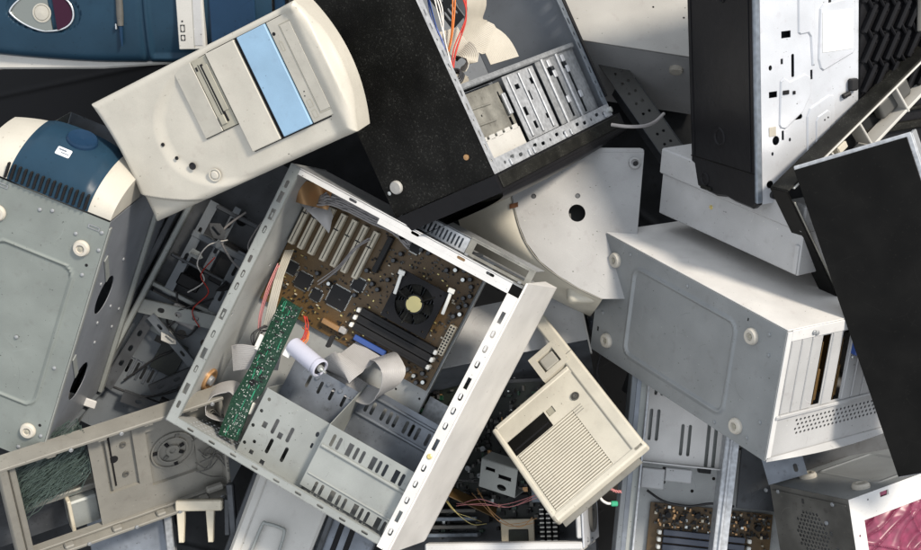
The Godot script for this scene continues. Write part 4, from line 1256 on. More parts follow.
func sage_case() -> void:
	var at := T3(0.9265,-0.3762,-0.0072,0.3538,0.8645,0.3572,-0.1281,-0.3335,0.9340, -0.6791,-0.0685,0.0583)
	var o := thing("blue_front_tower", at, "sage grey tower bottom with round feet and a blue vented front at its end", "computer case")
	var X := 0.1055; var Y := 0.2125; var D := 0.36
	var m := sheet(-X, -Y, X, Y, 60, 120, func(x, y): return bead(round_box(x - 0.012, y, 0.062, 0.122, 0.018) , 0.0045, 0.0028) - 0.0014 * smoothstep(0.002, -0.004, round_box(x - 0.012, y, 0.062, 0.122, 0.018)))
	part("bottom_panel", m, M.sage, o)
	foot(o, off(0.076, 0.158, 0.0)); foot(o, off(-0.056, 0.160, 0.0)); foot(o, off(0.077, -0.164, 0.0)); foot(o, off(-0.056, -0.164, 0.0))
	for q in [[0.098, 0.193], [0.062, 0.176], [0.020, 0.196], [0.002, 0.19], [0.101, 0.165], [0.088, 0.118], [0.02, -0.02], [0.088, -0.045], [0.09, -0.19], [0.07, -0.198], [0.098, -0.165]]:
		put("stud", shared.rivet, M.steel_dull, o, off(q[0], q[1], 0.0))
	for q in [[0.085, 0.196, 0.018, 0.006], [-0.06, 0.204, 0.018, 0.006]]:
		m = Mb.new(); m.plate(-q[2] * 0.5, -q[3] * 0.5, q[2] * 0.5, q[3] * 0.5, 0.001, [[0, 0, q[2] - 0.004, q[3] - 0.0025, 0]])
		part("tongue", m, M.steel_dull, o, off(q[0], q[1], 0.0012))
	for q in [[0.09, 0.135], [0.092, -0.148]]:
		m = Mb.new(); m.cyl(v(q[0], q[1], 0.0), Vector3.BACK, 0.0024, 0.0004, 10)
		part("hole", m, M.dark, o)
	# the side with the fan holes
	m = Mb.new(); m.X = fr(v(X, 0, 0), v(0, 1, 0), v(0, 0, 1)); m.plate(-Y + 0.012, -D, Y, -0.0016, 0.0012, [[0.055, -0.090, 0.064, 0.068, 1], [-0.106, -0.094, 0.064, 0.068, 1]])
	var side := part("side_panel", m, M.side_grey, o)
	for q in [[0.0, -0.10], [0.01, -0.15], [-0.045, -0.12], [-0.05, -0.20], [0.10, -0.14], [-0.02, -0.21], [0.09, -0.05]]:
		put("stud", shared.rivet, M.steel_dull, side, fr(v(X, q[0], q[1]), v(0, 1, 0), v(0, 0, 1)))
	for q in [[-0.055, -0.045, 0.07, 0.05], [0.115, -0.055, 0.05, 0.03]]:
		m = Mb.new(); m.X = fr(v(X, q[0], q[1]), v(0, 1, 0), v(0, 0, 1)); m.X.basis = m.X.basis * Basis(Vector3.BACK, 0.7)
		m.cbox(v(0, 0, 0.001), v(0.07, 0.012, 0.002), 0.0008)
		part("pressed_bar", m, M.case_grey, side)
	m = Mb.new(); m.cbox(v(X + 0.001, 0, -0.006), v(0.003, 2 * Y - 0.02, 0.010), 0.0012)
	part("fold", m, M.case_grey, side)
	m = Mb.new(); m.cbox(v(X + 0.004, 0.0, -0.245), v(0.008, 2 * Y - 0.03, 0.014), 0.002)
	part("rail", m, M.case_grey, side)
	m = Mb.new(); m.cbox(v(X + 0.006, 0.0, -D), v(0.012, 2 * Y - 0.03, 0.012), 0.002)
	part("rail", m, M.dim_metal, side)
	m = Mb.new(); m.cbox(v(X - 0.004, -Y + 0.004, -D * 0.5), v(0.016, 0.008, D), 0.002)
	part("lower_edge", m, M.case_dark, o)
	m = Mb.new(); m.box(v(-X + 0.0006, 0, -D * 0.5), v(0.0012, 2 * Y, D - 0.003)); part("side_panel", m, M.case_grey, o)
	m = Mb.new(); m.box(v(-0.004, -Y + 0.0006, -D * 0.5), v(2 * X - 0.02, 0.0012, D - 0.003)); part("rear_panel", m, M.case_blue, o)
	m = Mb.new(); m.box(v(0, 0, -D - 0.0012), v(2 * X, 2 * Y - 0.002, 0.0012)); part("top_panel", m, M.case_blue, o)
	# the front: white ends, blue middle with vents
	var prof := func(x: float, s: float, lift: float) -> Vector3:
		# s runs from the panel edge round to the face of the bezel
		var bow := 1.0 - pow(absf(x) / X, 2.0)
		var t := s * PI * 0.5
		var y := Y + 0.004 + (0.050 + 0.020 * bow + lift) * sin(t)
		var z := 0.002 + lift * 0.6 - 0.11 * (1.0 - cos(t))
		return v(x, y, z)
	m = Mb.new()
	m.surf(20, 22, func(s, u): return prof.call(lerpf(X, -X, u), s, 0.0))
	for k in 2:
		var x := X if k == 0 else -X
		var ring := []
		for i in 15: ring.append(Vector2(prof.call(x, i / 14.0, 0.0).y, prof.call(x, i / 14.0, 0.0).z))
		ring.append(Vector2(Y + 0.004, -0.12))
		m.X = fr(v(x if k == 0 else x + 0.002, 0, 0), v(0, 1, 0), v(0, 0, 1)); m.poly(ring, 0.002)
	m.X = Transform3D()
	part("front_bezel", m, M.beige_light, o)
	m = Mb.new()
	m.surf(20, 22, func(s, u): return prof.call(lerpf(0.070, -0.056, u), s, 0.004 * smoothstep(0.0, 0.12, u) * smoothstep(1.0, 0.88, u)))
	var blue := part("blue_face", m, M.blue, o)
	m = Mb.new()
	for i in 15:
		var x := -0.058 + i * 0.0088
		m.X = Transform3D(Basis(Vector3.RIGHT, -0.12), v(x, Y + 0.018, 0.0035))
		m.cbox(Vector3.ZERO, v(0.0036, 0.024, 0.006), 0.001)
		part("vent", m, M.dark, blue)
		m = Mb.new()
	var q2: Vector3 = prof.call(-0.002, 0.66, 0.004)
	m = Mb.new(); m.X = Transform3D(Basis(v(1, 0, 0), v(0, 0.62, -0.78).normalized(), v(0, 0.78, 0.62).normalized()), prof.call(0.0, 0.55, 0.004))
	m.cbox(v(0.002, 0.0, 0.001), v(0.022, 0.014, 0.003), 0.0014)
	part("badge", m, M.label_white, blue)
	var bx := m.X
	for q in [[-0.002, 0.002, 0.012, 0.0028], [0.003, -0.0025, 0.012, 0.0018]]:
		m = Mb.new(); m.X = bx; m.cbox(v(q[0] + 0.002, q[1], 0.0026), v(q[2], q[3], 0.0006), 0.0001); part("print", m, M.steel_blue, blue)
	m = Mb.new(); m.X = Transform3D(Basis(v(1, 0, 0), v(0, 0.25, -0.97).normalized(), v(0, 0.97, 0.25).normalized()), prof.call(0.012, 0.80, 0.004))
	m.lathe(Vector3.ZERO, Vector3.BACK, [[0.0, 0.002], [0.016, 0.004], [0.021, 0.005], [0.023, 0.002], [0.024, -0.003]], 28)
	part("power_button", m, M.blue_dark, blue)


# ---------------------------------------------------------------- slate case on the right

func slate_case() -> void:
	var at := T3(0.5239,-0.3492,0.7769,0.0753,0.9275,0.3661,-0.8485,-0.1333,0.5122, 0.3361,-0.1002,0.0071)
	var o := thing("grey_computer_case", at, "slate grey case bottom with four cream feet, its rear slots beside the black panel", "computer case")
	var X := 0.2113; var Y := 0.103; var D := 0.34
	var em := func(x: float, y: float) -> float:
		var d := round_box(x + 0.006, y, 0.118, 0.074, 0.016)
		return bead(d, 0.0065, 0.0034) - 0.0022 * smoothstep(0.002, -0.004, d)
	var m := sheet(-X, -Y, X, Y, 120, 60, em)
	part("bottom_panel", m, M.slate, o)
	foot(o, off(-0.173, 0.069, 0.0)); foot(o, off(-0.170, -0.072, 0.0)); foot(o, off(0.148, 0.069, 0.0)); foot(o, off(0.146, -0.077, 0.0))
	for q in [[-0.19, 0.04], [-0.188, 0.0], [-0.19, -0.03], [0.0, 0.09], [0.18, 0.085], [0.185, 0.055], [0.19, -0.05], [-0.14, 0.09], [0.10, -0.093], [0.17, -0.085]]:
		put("stud", shared.rivet, M.slate, o, off(q[0], q[1], 0.0))
	for q in [[0.135, 0.09, 0.002], [-0.198, 0.068, 0.0035], [-0.197, -0.062, 0.0035]]:
		m = Mb.new(); m.cbox(v(q[0], q[1], 0.0002), v(q[2], q[2] * 2.2, 0.0008), 0.0002)
		part("hole", m, M.dark, o)
	# the white side above, a little proud of the bottom
	m = Mb.new()
	m.X = fr(v(0, Y + 0.0018, 0), v(1, 0, 0), v(0, 0, -1))
	var P := [Vector2(-X + 0.001, 0.0), Vector2(X + 0.001, 0.0), Vector2(X + 0.001, D), Vector2(-X + 0.001, D)]
	m.X = fr(v(0, Y + 0.0018, 0), v(0, 0, 1), v(1, 0, 0))
	m.poly([Vector2(-0.0015, -X + 0.002), Vector2(-0.0015, X + 0.001), Vector2(-D, X + 0.001), Vector2(-D, -X + 0.002)], 0.0014, 0.0006)
	part("side_cover", m, M.bright_white, o)
	m = Mb.new(); m.cbox(v(-0.001, Y - 0.0022, -0.003), v(2 * X - 0.004, 0.003, 0.0044), 0.0006)
	part("seam", m, M.dark, o)
	# rear
	var holes := []
	var opened := [3, 5]
	for i in 9: holes.append([-0.022 - i * 0.0205, 0.028, 0.0165, 0.112, 0])
	var pc := []
	for i in 22:
		for j in 4: pc.append([-0.052 - i * 0.0082 - (0.004 if j % 2 else 0.0), -0.047 - j * 0.0072, 0.0044, 0.0044, 1])
	holes.append_array(pc)
	# local frame of the rear: x along the case height, y across the bottom panel
	var RF := fr(v(X, 0, 0), v(0, 0, 1), v(0, 1, 0))
	RF = Transform3D(Basis(v(0, 0, -1), v(0, 1, 0), v(1, 0, 0)), v(X, 0, 0))
	var hh := []
	for q in holes: hh.append([-q[0], q[1], q[2], q[3], q[4]])
	m = Mb.new(); m.X = RF; m.plate(0.0015, -Y, D - 0.01, Y, 0.0013, hh)
	var rear := part("rear_panel", m, M.case_white, o)
	for i in 9:
		if i in opened: continue
		m = Mb.new(); m.X = RF
		m.cbox(v(0.022 + i * 0.0205, 0.028, 0.0005), v(0.0182, 0.116, 0.0014), 0.0005)
		m.cbox(v(0.0145 + i * 0.0205, 0.028, 0.0012), v(0.0018, 0.112, 0.0012), 0.0004)
		part("slot_cover", m, M.case_white, rear)
	m = Mb.new(); m.X = RF; m.cbox(v(0.006, 0.0, 0.001), v(0.009, 2 * Y - 0.004, 0.002), 0.0008)
	part("rear_fold", m, M.white_paint, rear)
	m = Mb.new(); m.X = RF; m.cbox(v(0.165, 0.0945, 0.0012), v(0.31, 0.017, 0.0024), 0.0008)
	part("rear_fold", m, M.white_paint, rear)
	for q in [[0.052, 0.094], [0.058, 0.092]]:
		put("screw", shared.screw, M.steel_dull, rear, RF * off(q[0], q[1], 0.0024))
	m = Mb.new(); m.X = RF; m.cbox(v(0.16, -0.0335, 0.002), v(0.31, 0.006, 0.005), 0.0012)
	part("slot_ledge", m, M.case_white, rear)
	# cards seen through the open slots
	for q in [[0.0835, 0.02, "taupe"], [0.1245, 0.02, "taupe"]]:
		m = Mb.new(); m.X = RF; m.box(v(q[0], q[1], -0.03), v(0.0016, 0.10, 0.05)); m.cbox(v(q[0] + 0.004, q[1] - 0.02, -0.012), v(0.006, 0.05, 0.012), 0.001)
		part("card", m, M.brown_board, o)
	m = Mb.new(); m.X = RF; m.cbox(v(0.1425, 0.058, 0.006), v(0.010, 0.026, 0.012), 0.0015)
	var pl := part("blue_port", m, M.connector_blue, rear)
	for s in [-1, 1]:
		m = Mb.new(); m.X = RF; m.cyl(v(0.1425, 0.058 + s * 0.017, 0.003), Vector3.RIGHT, 0.003, 0.004, 6)
		put("screw", shared.screw, M.solder, pl, RF * off(0.1425, 0.058 + s * 0.018, 0.003))
	# the bent lip along the lower edge
	m = Mb.new()
	m.X = RF
	m.surf(16, 3, func(u, w): return v(0.002 + u * 0.29, -Y - 0.001 + 0.006 * w, 0.002 + 0.012 * sin(PI * u) * (1.0 - w)))
	part("bent_lip", m, M.case_white, rear)
	m = Mb.new(); m.box(v(-X + 0.0006, 0, -D * 0.5), v(0.0012, 2 * Y, D - 0.004)); part("front_panel", m, M.slate, o)
	m = Mb.new(); m.box(v(0, -Y - 0.0008, -D * 0.5 - 0.002), v(2 * X - 0.004, 0.0014, D)); part("side_cover", m, M.case_white, o)
	m = Mb.new(); m.box(v(0, 0, -D - 0.001), v(2 * X, 2 * Y, 0.0012)); part("top_panel", m, M.case_white, o)


func white_slim_case() -> void:
	var at := T3(0.5403,-0.3326,0.7730,0.0418,0.9281,0.3701,-0.8405,-0.1677,0.5153, 0.4116,0.1010,0.0007)
	var o := thing("white_desktop_case", at, "slim white case with a lapped lid, lying on the slate case under the black tower", "computer case")
	var X := 0.157; var Y := 0.0555
	var m := Mb.new(); m.cbox(v(0, -0.0205, -0.17), v(2 * X, 0.069, 0.34), 0.002)
	part("body", m, M.case_white, o)
	m = Mb.new(); m.cbox(v(0, 0.0345, -0.168), v(2 * X + 0.006, 0.042, 0.346), 0.0025)
	part("lid", m, M.case_white, o)
	m = Mb.new(); m.lathe(v(-0.037, -0.008, 0.0), Vector3.BACK, [[0.0038, 0.0], [0.0034, 0.001], [0.0, 0.0014]], 14)
	part("screw", m, M.brass, o)
	m = Mb.new(); m.cbox(v(X - 0.006, -0.03, 0.0012), v(0.008, 0.045, 0.003), 0.001)
	part("corner_fold", m, M.case_white, o)


# ---------------------------------------------------------------- black tower with a bare white chassis side

func black_tower() -> void:
	var at := T3(0.3725,-0.2353,0.8977,-0.0740,0.9567,0.2815,-0.9251,-0.1713,0.3389, 0.3843,0.3125,0.0783)
	var o := thing("black_tower", at, "glossy black tower with a bare white metal side and black ribbed front", "computer case")
	var X := 0.091
	var out := [Vector2(-X, -0.168), Vector2(-X + 0.004, -0.19), Vector2(-X + 0.018, -0.200), Vector2(-0.02, -0.205), Vector2(0.01, -0.201), Vector2(0.03, -0.204), Vector2(X - 0.012, -0.206), Vector2(X, -0.198), Vector2(X, 0.25), Vector2(-X, 0.25)]
	var m := Mb.new(); m.poly(out, 0.0105, 0.004)
	part("top_cover", m, M.black, o)
	m = Mb.new(); m.cbox(v(0.0, -0.1515, 0.0003), v(2 * X - 0.004, 0.0014, 0.0012), 0.0003)
	part("seam", m, M.black_flat, o)
	for q in [[-0.078, 0.02, 0.0012, 0.34], [0.080, 0.02, 0.0012, 0.34]]:
		m = Mb.new(); m.cbox(v(q[0], q[1], 0.0006), v(q[2], q[3], 0.0016), 0.0004)
		part("raised_line", m, M.black, o)
	for q in [[-0.005, -0.11, 0.012], [-0.05, -0.183, 0.009], [0.011, 0.10, 0.007]]:
		m = Mb.new(); m.lathe(v(q[0], q[1], 0.0), Vector3.BACK, [[q[2] * 1.3, 0.0], [q[2] * 1.2, 0.002], [q[2], 0.002], [q[2] * 0.8, -0.0006], [0.0, 0.0004]], 20)
		part("foot_socket", m, M.black, o)
	m = Mb.new(); m.cbox(v(-0.045, -0.196, 0.001), v(0.03, 0.006, 0.004), 0.001)
	part("lip", m, M.black_grey, o)
	# white chassis side
	var F := Transform3D(Basis(v(0, 0, -1), v(0, 1, 0), v(1, 0, 0)), v(X, 0, 0))   # x away from the black cover, z out
	m = Mb.new(); m.X = F; m.cbox(v(0.0062, 0.024, -0.002), v(0.0105, 0.44, 0.008), 0.002)
	part("edge_strip", m, M.steel_blue, o)
	var holes := [[0.061, 0.101, 0.016, 0.008, 0], [0.055, 0.046, 0.016, 0.010, 0], [0.055, 0.0215, 0.001, 0.001, 0], [0.028, 0.001, 0.006, 0.008, 1], [0.0475, 0.008, 0.004, 0.008, 0], [0.066, 0.0, 0.005, 0.034, 2], [0.032, -0.038, 0.014, 0.009, 0], [0.066, -0.039, 0.004, 0.006, 1], [0.048, -0.10, 0.004, 0.014, 0], [0.069, -0.076, 0.026, 0.008, 2], [0.036, -0.106, 0.012, 0.014, 1], [0.060, -0.108, 0.004, 0.006, 1],
		[0.098, -0.017, 0.004, 0.014, 0], [0.130, 0.093, 0.005, 0.022, 0], [0.152, 0.099, 0.005, 0.022, 0], [0.1335, 0.105, 0.0118, 0.004, 0], [0.148, 0.081, 0.0118, 0.004, 0], [0.119, -0.062, 0.004, 0.004, 1], [0.130, -0.058, 0.004, 0.004, 1], [0.030, -0.125, 0.004, 0.006, 1], [0.025, -0.17, 0.012, 0.012, 1]]
	m = Mb.new(); m.X = F; m.plate(0.0118, -0.198, 0.180, 0.245, 0.0013, holes)
	var wall := part("chassis_side", m, M.white_metal, o)
	var fields := [
		[[0.075, 0.24], [0.075, 0.046], [0.079, 0.043], [0.092, 0.044], [0.096, 0.038], [0.0985, -0.004], [0.1035, -0.004], [0.1035, 0.24]],
		[[0.112, 0.076], [0.109, 0.004], [0.113, -0.010], [0.118, -0.014], [0.170, 0.006], [0.1735, 0.012], [0.1735, 0.082], [0.169, 0.088], [0.118, 0.082]],
		[[0.044, -0.020], [0.050, -0.015], [0.060, -0.022], [0.086, -0.014], [0.096, -0.020], [0.096, -0.046], [0.082, -0.070], [0.052, -0.091], [0.044, -0.089], [0.041, -0.084]],
		[[0.089, -0.185], [0.089, -0.078], [0.094, -0.066], [0.128, -0.050], [0.136, -0.052], [0.139, -0.060], [0.140, -0.185]]]
	for q in fields:
		var pts := []
		for s in q: pts.append(Vector2(s[0], s[1]))
		m = Mb.new(); m.X = F * off(0, 0, 0.0024); m.poly(pts, 0.0023, 0.0018)
		part("raised_field", m, M.white_metal, wall)
	m = Mb.new(); m.X = F * off(0, 0, 0.0042); m.poly([Vector2(0.1035, -0.185), Vector2(0.1035, -0.086), Vector2(0.107, -0.080), Vector2(0.124, -0.072), Vector2(0.129, -0.076), Vector2(0.130, -0.185)], 0.0018, 0.0012)
	part("raised_field", m, M.white_metal, wall)
	for q in [[0.066, -0.039, 0.004, 0.005], [0.052, -0.037, 0.010, 0.006], [0.118, -0.086, 0.003, 0.003], [0.124, -0.083, 0.003, 0.003], [0.085, 0.10, 0.008, 0.006]]:
		m = Mb.new(); m.X = F; m.cbox(v(q[0], q[1], 0.0030), v(q[2], q[3], 0.003), 0.0005); part("punched_slot", m, M.dark, wall)
	m = Mb.new(); m.X = F; m.cbox(v(0.1415, 0.042, 0.0028), v(0.052, 0.058, 0.0012), 0.0004)
	part("paper_label", m, M.white_plastic, wall)
	m = Mb.new(); m.X = F; m.cbox(v(0.030, -0.092, 0.0006), v(0.012, 0.014, 0.0012), 0.0004)
	part("sticker", m, M.ribbon_cream, wall)
	m = Mb.new(); m.X = F; m.cbox(v(0.168, -0.040, 0.004), v(0.014, 0.018, 0.010), 0.002); m.cyl(v(0.162, -0.052, 0.004), v(-1, -0.3, 0), 0.004, 0.012, 10)
	part("latch", m, M.chip, wall)
	m = Mb.new(); m.X = F; m.cyl(v(0.030, -0.186, 0.0), Vector3.BACK, 0.006, 0.006, 14)
	part("rubber_stud", m, M.chip, wall)
	# the black front beyond it, with raised zigzag ribs
	m = Mb.new(); m.X = F; m.cbox(v(0.285, 0.02, -0.012), v(0.205, 0.44, 0.020), 0.003)
	var front := part("front_bezel", m, M.black, o)
	for i in 9:
		m = Mb.new(); m.X = F
		var x := 0.196 + i * 0.020
		for j in 7:
			var y := -0.035 + j * 0.044
			m.X = F * Transform3D(Basis(Vector3.BACK, -0.5), v(x, y, 0.0035)); m.cbox(Vector3.ZERO, v(0.007, 0.046, 0.012), 0.002)
			m.X = F * Transform3D(Basis(Vector3.BACK, 0.55), v(x + 0.003, y + 0.021, 0.0025)); m.cbox(Vector3.ZERO, v(0.005, 0.034, 0.009), 0.002)
		part("rib", m, M.black, front)
	for q in [[-0.070, 0.010], [-0.09, 0.006], [-0.115, 0.012]]:
		m = Mb.new(); m.X = F; m.cbox(v(0.285, q[0], 0.001), v(0.204, q[1], 0.010), 0.002)
		part("bar", m, M.black_grey, front)
	m = Mb.new(); m.X = F; m.cbox(v(0.305, 0.075, 0.010), v(0.055, 0.10, 0.006), 0.002)
	part("screen_panel", m, M.taupe, front)
	# the rest of the box
	m = Mb.new(); m.box(v(-0.005, 0.024, -0.21), v(2 * X - 0.03, 0.43, 0.34)); part("body", m, M.dim_metal, o)


# ---------------------------------------------------------------- blue front at the upper left

func blue_bezel() -> void:
	var at := T3(0.9950,-0.0174,0.0988,-0.0080,0.9681,0.2505,-0.1000,-0.2500,0.9631, -0.5046,0.3741,0.0200)
	var o := thing("blue_tower", at, "tower with a glossy dark blue front and oval power panel, upper left corner", "computer case")
	var low := func(x: float) -> float: return -0.050 + 0.016 * pow(clampf((-x - 0.03) / 0.22, 0.0, 1.0), 1.6) + 0.006 * smoothstep(0.05, 0.2, x)
	var f := func(u: float, w: float) -> Vector3:
		var x := lerpf(-0.26, 0.225, u)
		var yb: float = low.call(x)
		var y := lerpf(yb, 0.15, 1.0 - pow(1.0 - w, 1.3))
		var z := 0.018 * (1.0 - pow((y - 0.05) / 0.105, 2.0))
		var e := clampf((y - yb) / 0.014, 0.0, 1.0)
		z -= 0.012 * (1.0 - sqrt(maxf(1.0 - pow(1.0 - e, 2.0), 0.0)))
		# sunken lane beside the drive and a fold before it
		z -= 0.006 * smoothstep(0.031, 0.038, x) * smoothstep(-0.045, -0.035, y)
		z -= 0.004 * smoothstep(0.018, 0.022, x) * smoothstep(0.031, 0.027, x)
		# the eye-shaped hollow of the power panel
		var ex := (x + 0.128) / 0.058; var ey := (y - 0.030) / 0.033
		ex += 0.10 * ey
		z -= 0.004 * smoothstep(1.05, 0.92, pow(absf(ex), 1.7 if ex < 0 else 2.6) + ey * ey)
		return v(x, y, z)
	var m := Mb.new()
	m.surf(150, 60, f)
	var face := part("blue_front", m, M.blue, o)
	# skirt of the front
	m = Mb.new()
	for k in 60:
		var a: Vector3 = f.call(k / 60.0, 0.0); var b: Vector3 = f.call((k + 1) / 60.0, 0.0)
		m.quad(a + v(0, 0, -0.02), b + v(0, 0, -0.02), b, a)
	part("skirt", m, M.blue, face)
	# white body whose edge shows below
	m = Mb.new(); m.poly([Vector2(-0.27, -0.062), Vector2(-0.05, -0.0605), Vector2(0.06, -0.053), Vector2(0.22, -0.047), Vector2(0.22, 0.15), Vector2(-0.27, 0.15)], 0.32, 0.003)
	part("body", m, M.off_white, o, off(0, 0, -0.012))
	# power panel: chrome rim, button, dark lens
	var eye := []
	for k in 40:
		var t := TAU * k / 40.0
		var c := cos(t); var s := sin(t)
		var px := 0.050 * signf(c) * pow(absf(c), 1.25 if c < 0 else 0.8); var py := 0.0295 * signf(s) * pow(absf(s), 1.5 if c < 0 else 0.95)
		eye.append(v(-0.130 + px - 0.10 * py, 0.029 + py, 0.0178 - 4.2 * pow(py, 2)))
	eye.append(eye[0])
	m = Mb.new(); m.tube(eye, 0.0016, 8)
	part("rim", m, M.chrome, face)
	var left := []; var right := []
	for q in eye:
		if q.x < -0.115: left.append(Vector2(q.x, q.y))
		else: right.append(Vector2(q.x, q.y))
	m = Mb.new(); m.poly(left, 0.003); part("power_panel", m, M.panel_silver, face, off(0, 0, 0.0156))
	m = Mb.new(); m.poly(right, 0.003); part("dark_lens", m, M.glass_dark, face, off(0, 0, 0.0162))
	m = Mb.new(); m.X = off(-0.130, 0.027, 0.0156)
	m.lathe(Vector3.ZERO, Vector3.BACK, [[0.0145, 0.0], [0.0145, 0.0016], [0.0125, 0.0018], [0.0120, 0.0006], [0.0112, 0.0006], [0.0105, 0.0022], [0.0, 0.0034]], 32)
	part("power_button", m, M.drive, face)
	# the pin ornament
	m = Mb.new()
	m.lathe(v(-0.0068, 0.055, 0.019), v(-0.02, -1, -0.02), [[0.0, 0.0], [0.0052, 0.004], [0.0056, 0.03], [0.0046, 0.047]], 16)
	var pin := part("ornament", m, M.taupe, face)
	m = Mb.new()
	m.lathe(v(-0.0077, 0.0085, 0.0178), v(-0.02, -1, -0.08), [[0.0032, 0.0], [0.0026, 0.018], [0.0015, 0.0315], [0.0, 0.032]], 12)
	part("tip", m, M.blue_dark, pin)
	m = Mb.new(); m.cbox(v(-0.0145, 0.0065, 0.0185), v(0.003, 0.009, 0.004), 0.001)
	part("switch", m, M.chrome, face)
	# disc drive
	m = Mb.new(); m.X = Transform3D(Basis(Vector3.BACK, 0.015), v(0.1005, 0.055, 0.0125)); m.cbox(v(0, 0, 0), v(0.041, 0.165, 0.012), 0.001)
	var d := part("disc_drive", m, M.off_white, face)
	m = Mb.new(); m.cbox(v(0.1055, 0.055, 0.0186), v(0.0008, 0.160, 0.0012), 0.0002)
	part("tray_seam", m, M.drive_dark, d)
	m = Mb.new(); m.cbox(v(0.112, 0.055, 0.0178), v(0.014, 0.155, 0.003), 0.001)
	part("tray_face", m, M.case_white, d)
	for q in [[0.0885, -0.010, 0.005, 0.007], [0.0885, 0.004, 0.005, 0.009]]:
		m = Mb.new(); m.plate(-q[2] * 0.5 - 0.0009, -q[3] * 0.5 - 0.0009, q[2] * 0.5 + 0.0009, q[3] * 0.5 + 0.0009, 0.0006, [[0, 0, q[2], q[3], 2]])
		part("button", m, M.chip, d, off(q[0], q[1], 0.0192))
	m = Mb.new(); m.cyl(v(0.0885, 0.0145, 0.0186), Vector3.BACK, 0.0014, 0.0007, 10)
	part("lamp", m, M.chip, d)
	m = Mb.new(); m.X = Transform3D(Basis(Vector3.BACK, 0.02), v(0.164, 0.055, 0.012)); m.cbox(Vector3.ZERO, v(0.07, 0.15, 0.008), 0.002)
	part("bay_cover", m, M.blue_dark, face)
	# ribbed black piece by the end
	m = Mb.new(); m.cbox(v(0.232, 0.05, -0.02), v(0.018, 0.16, 0.03), 0.003)
	part("end_clip", m, M.blue_dark, o)


# ---------------------------------------------------------------- white case with one round hole

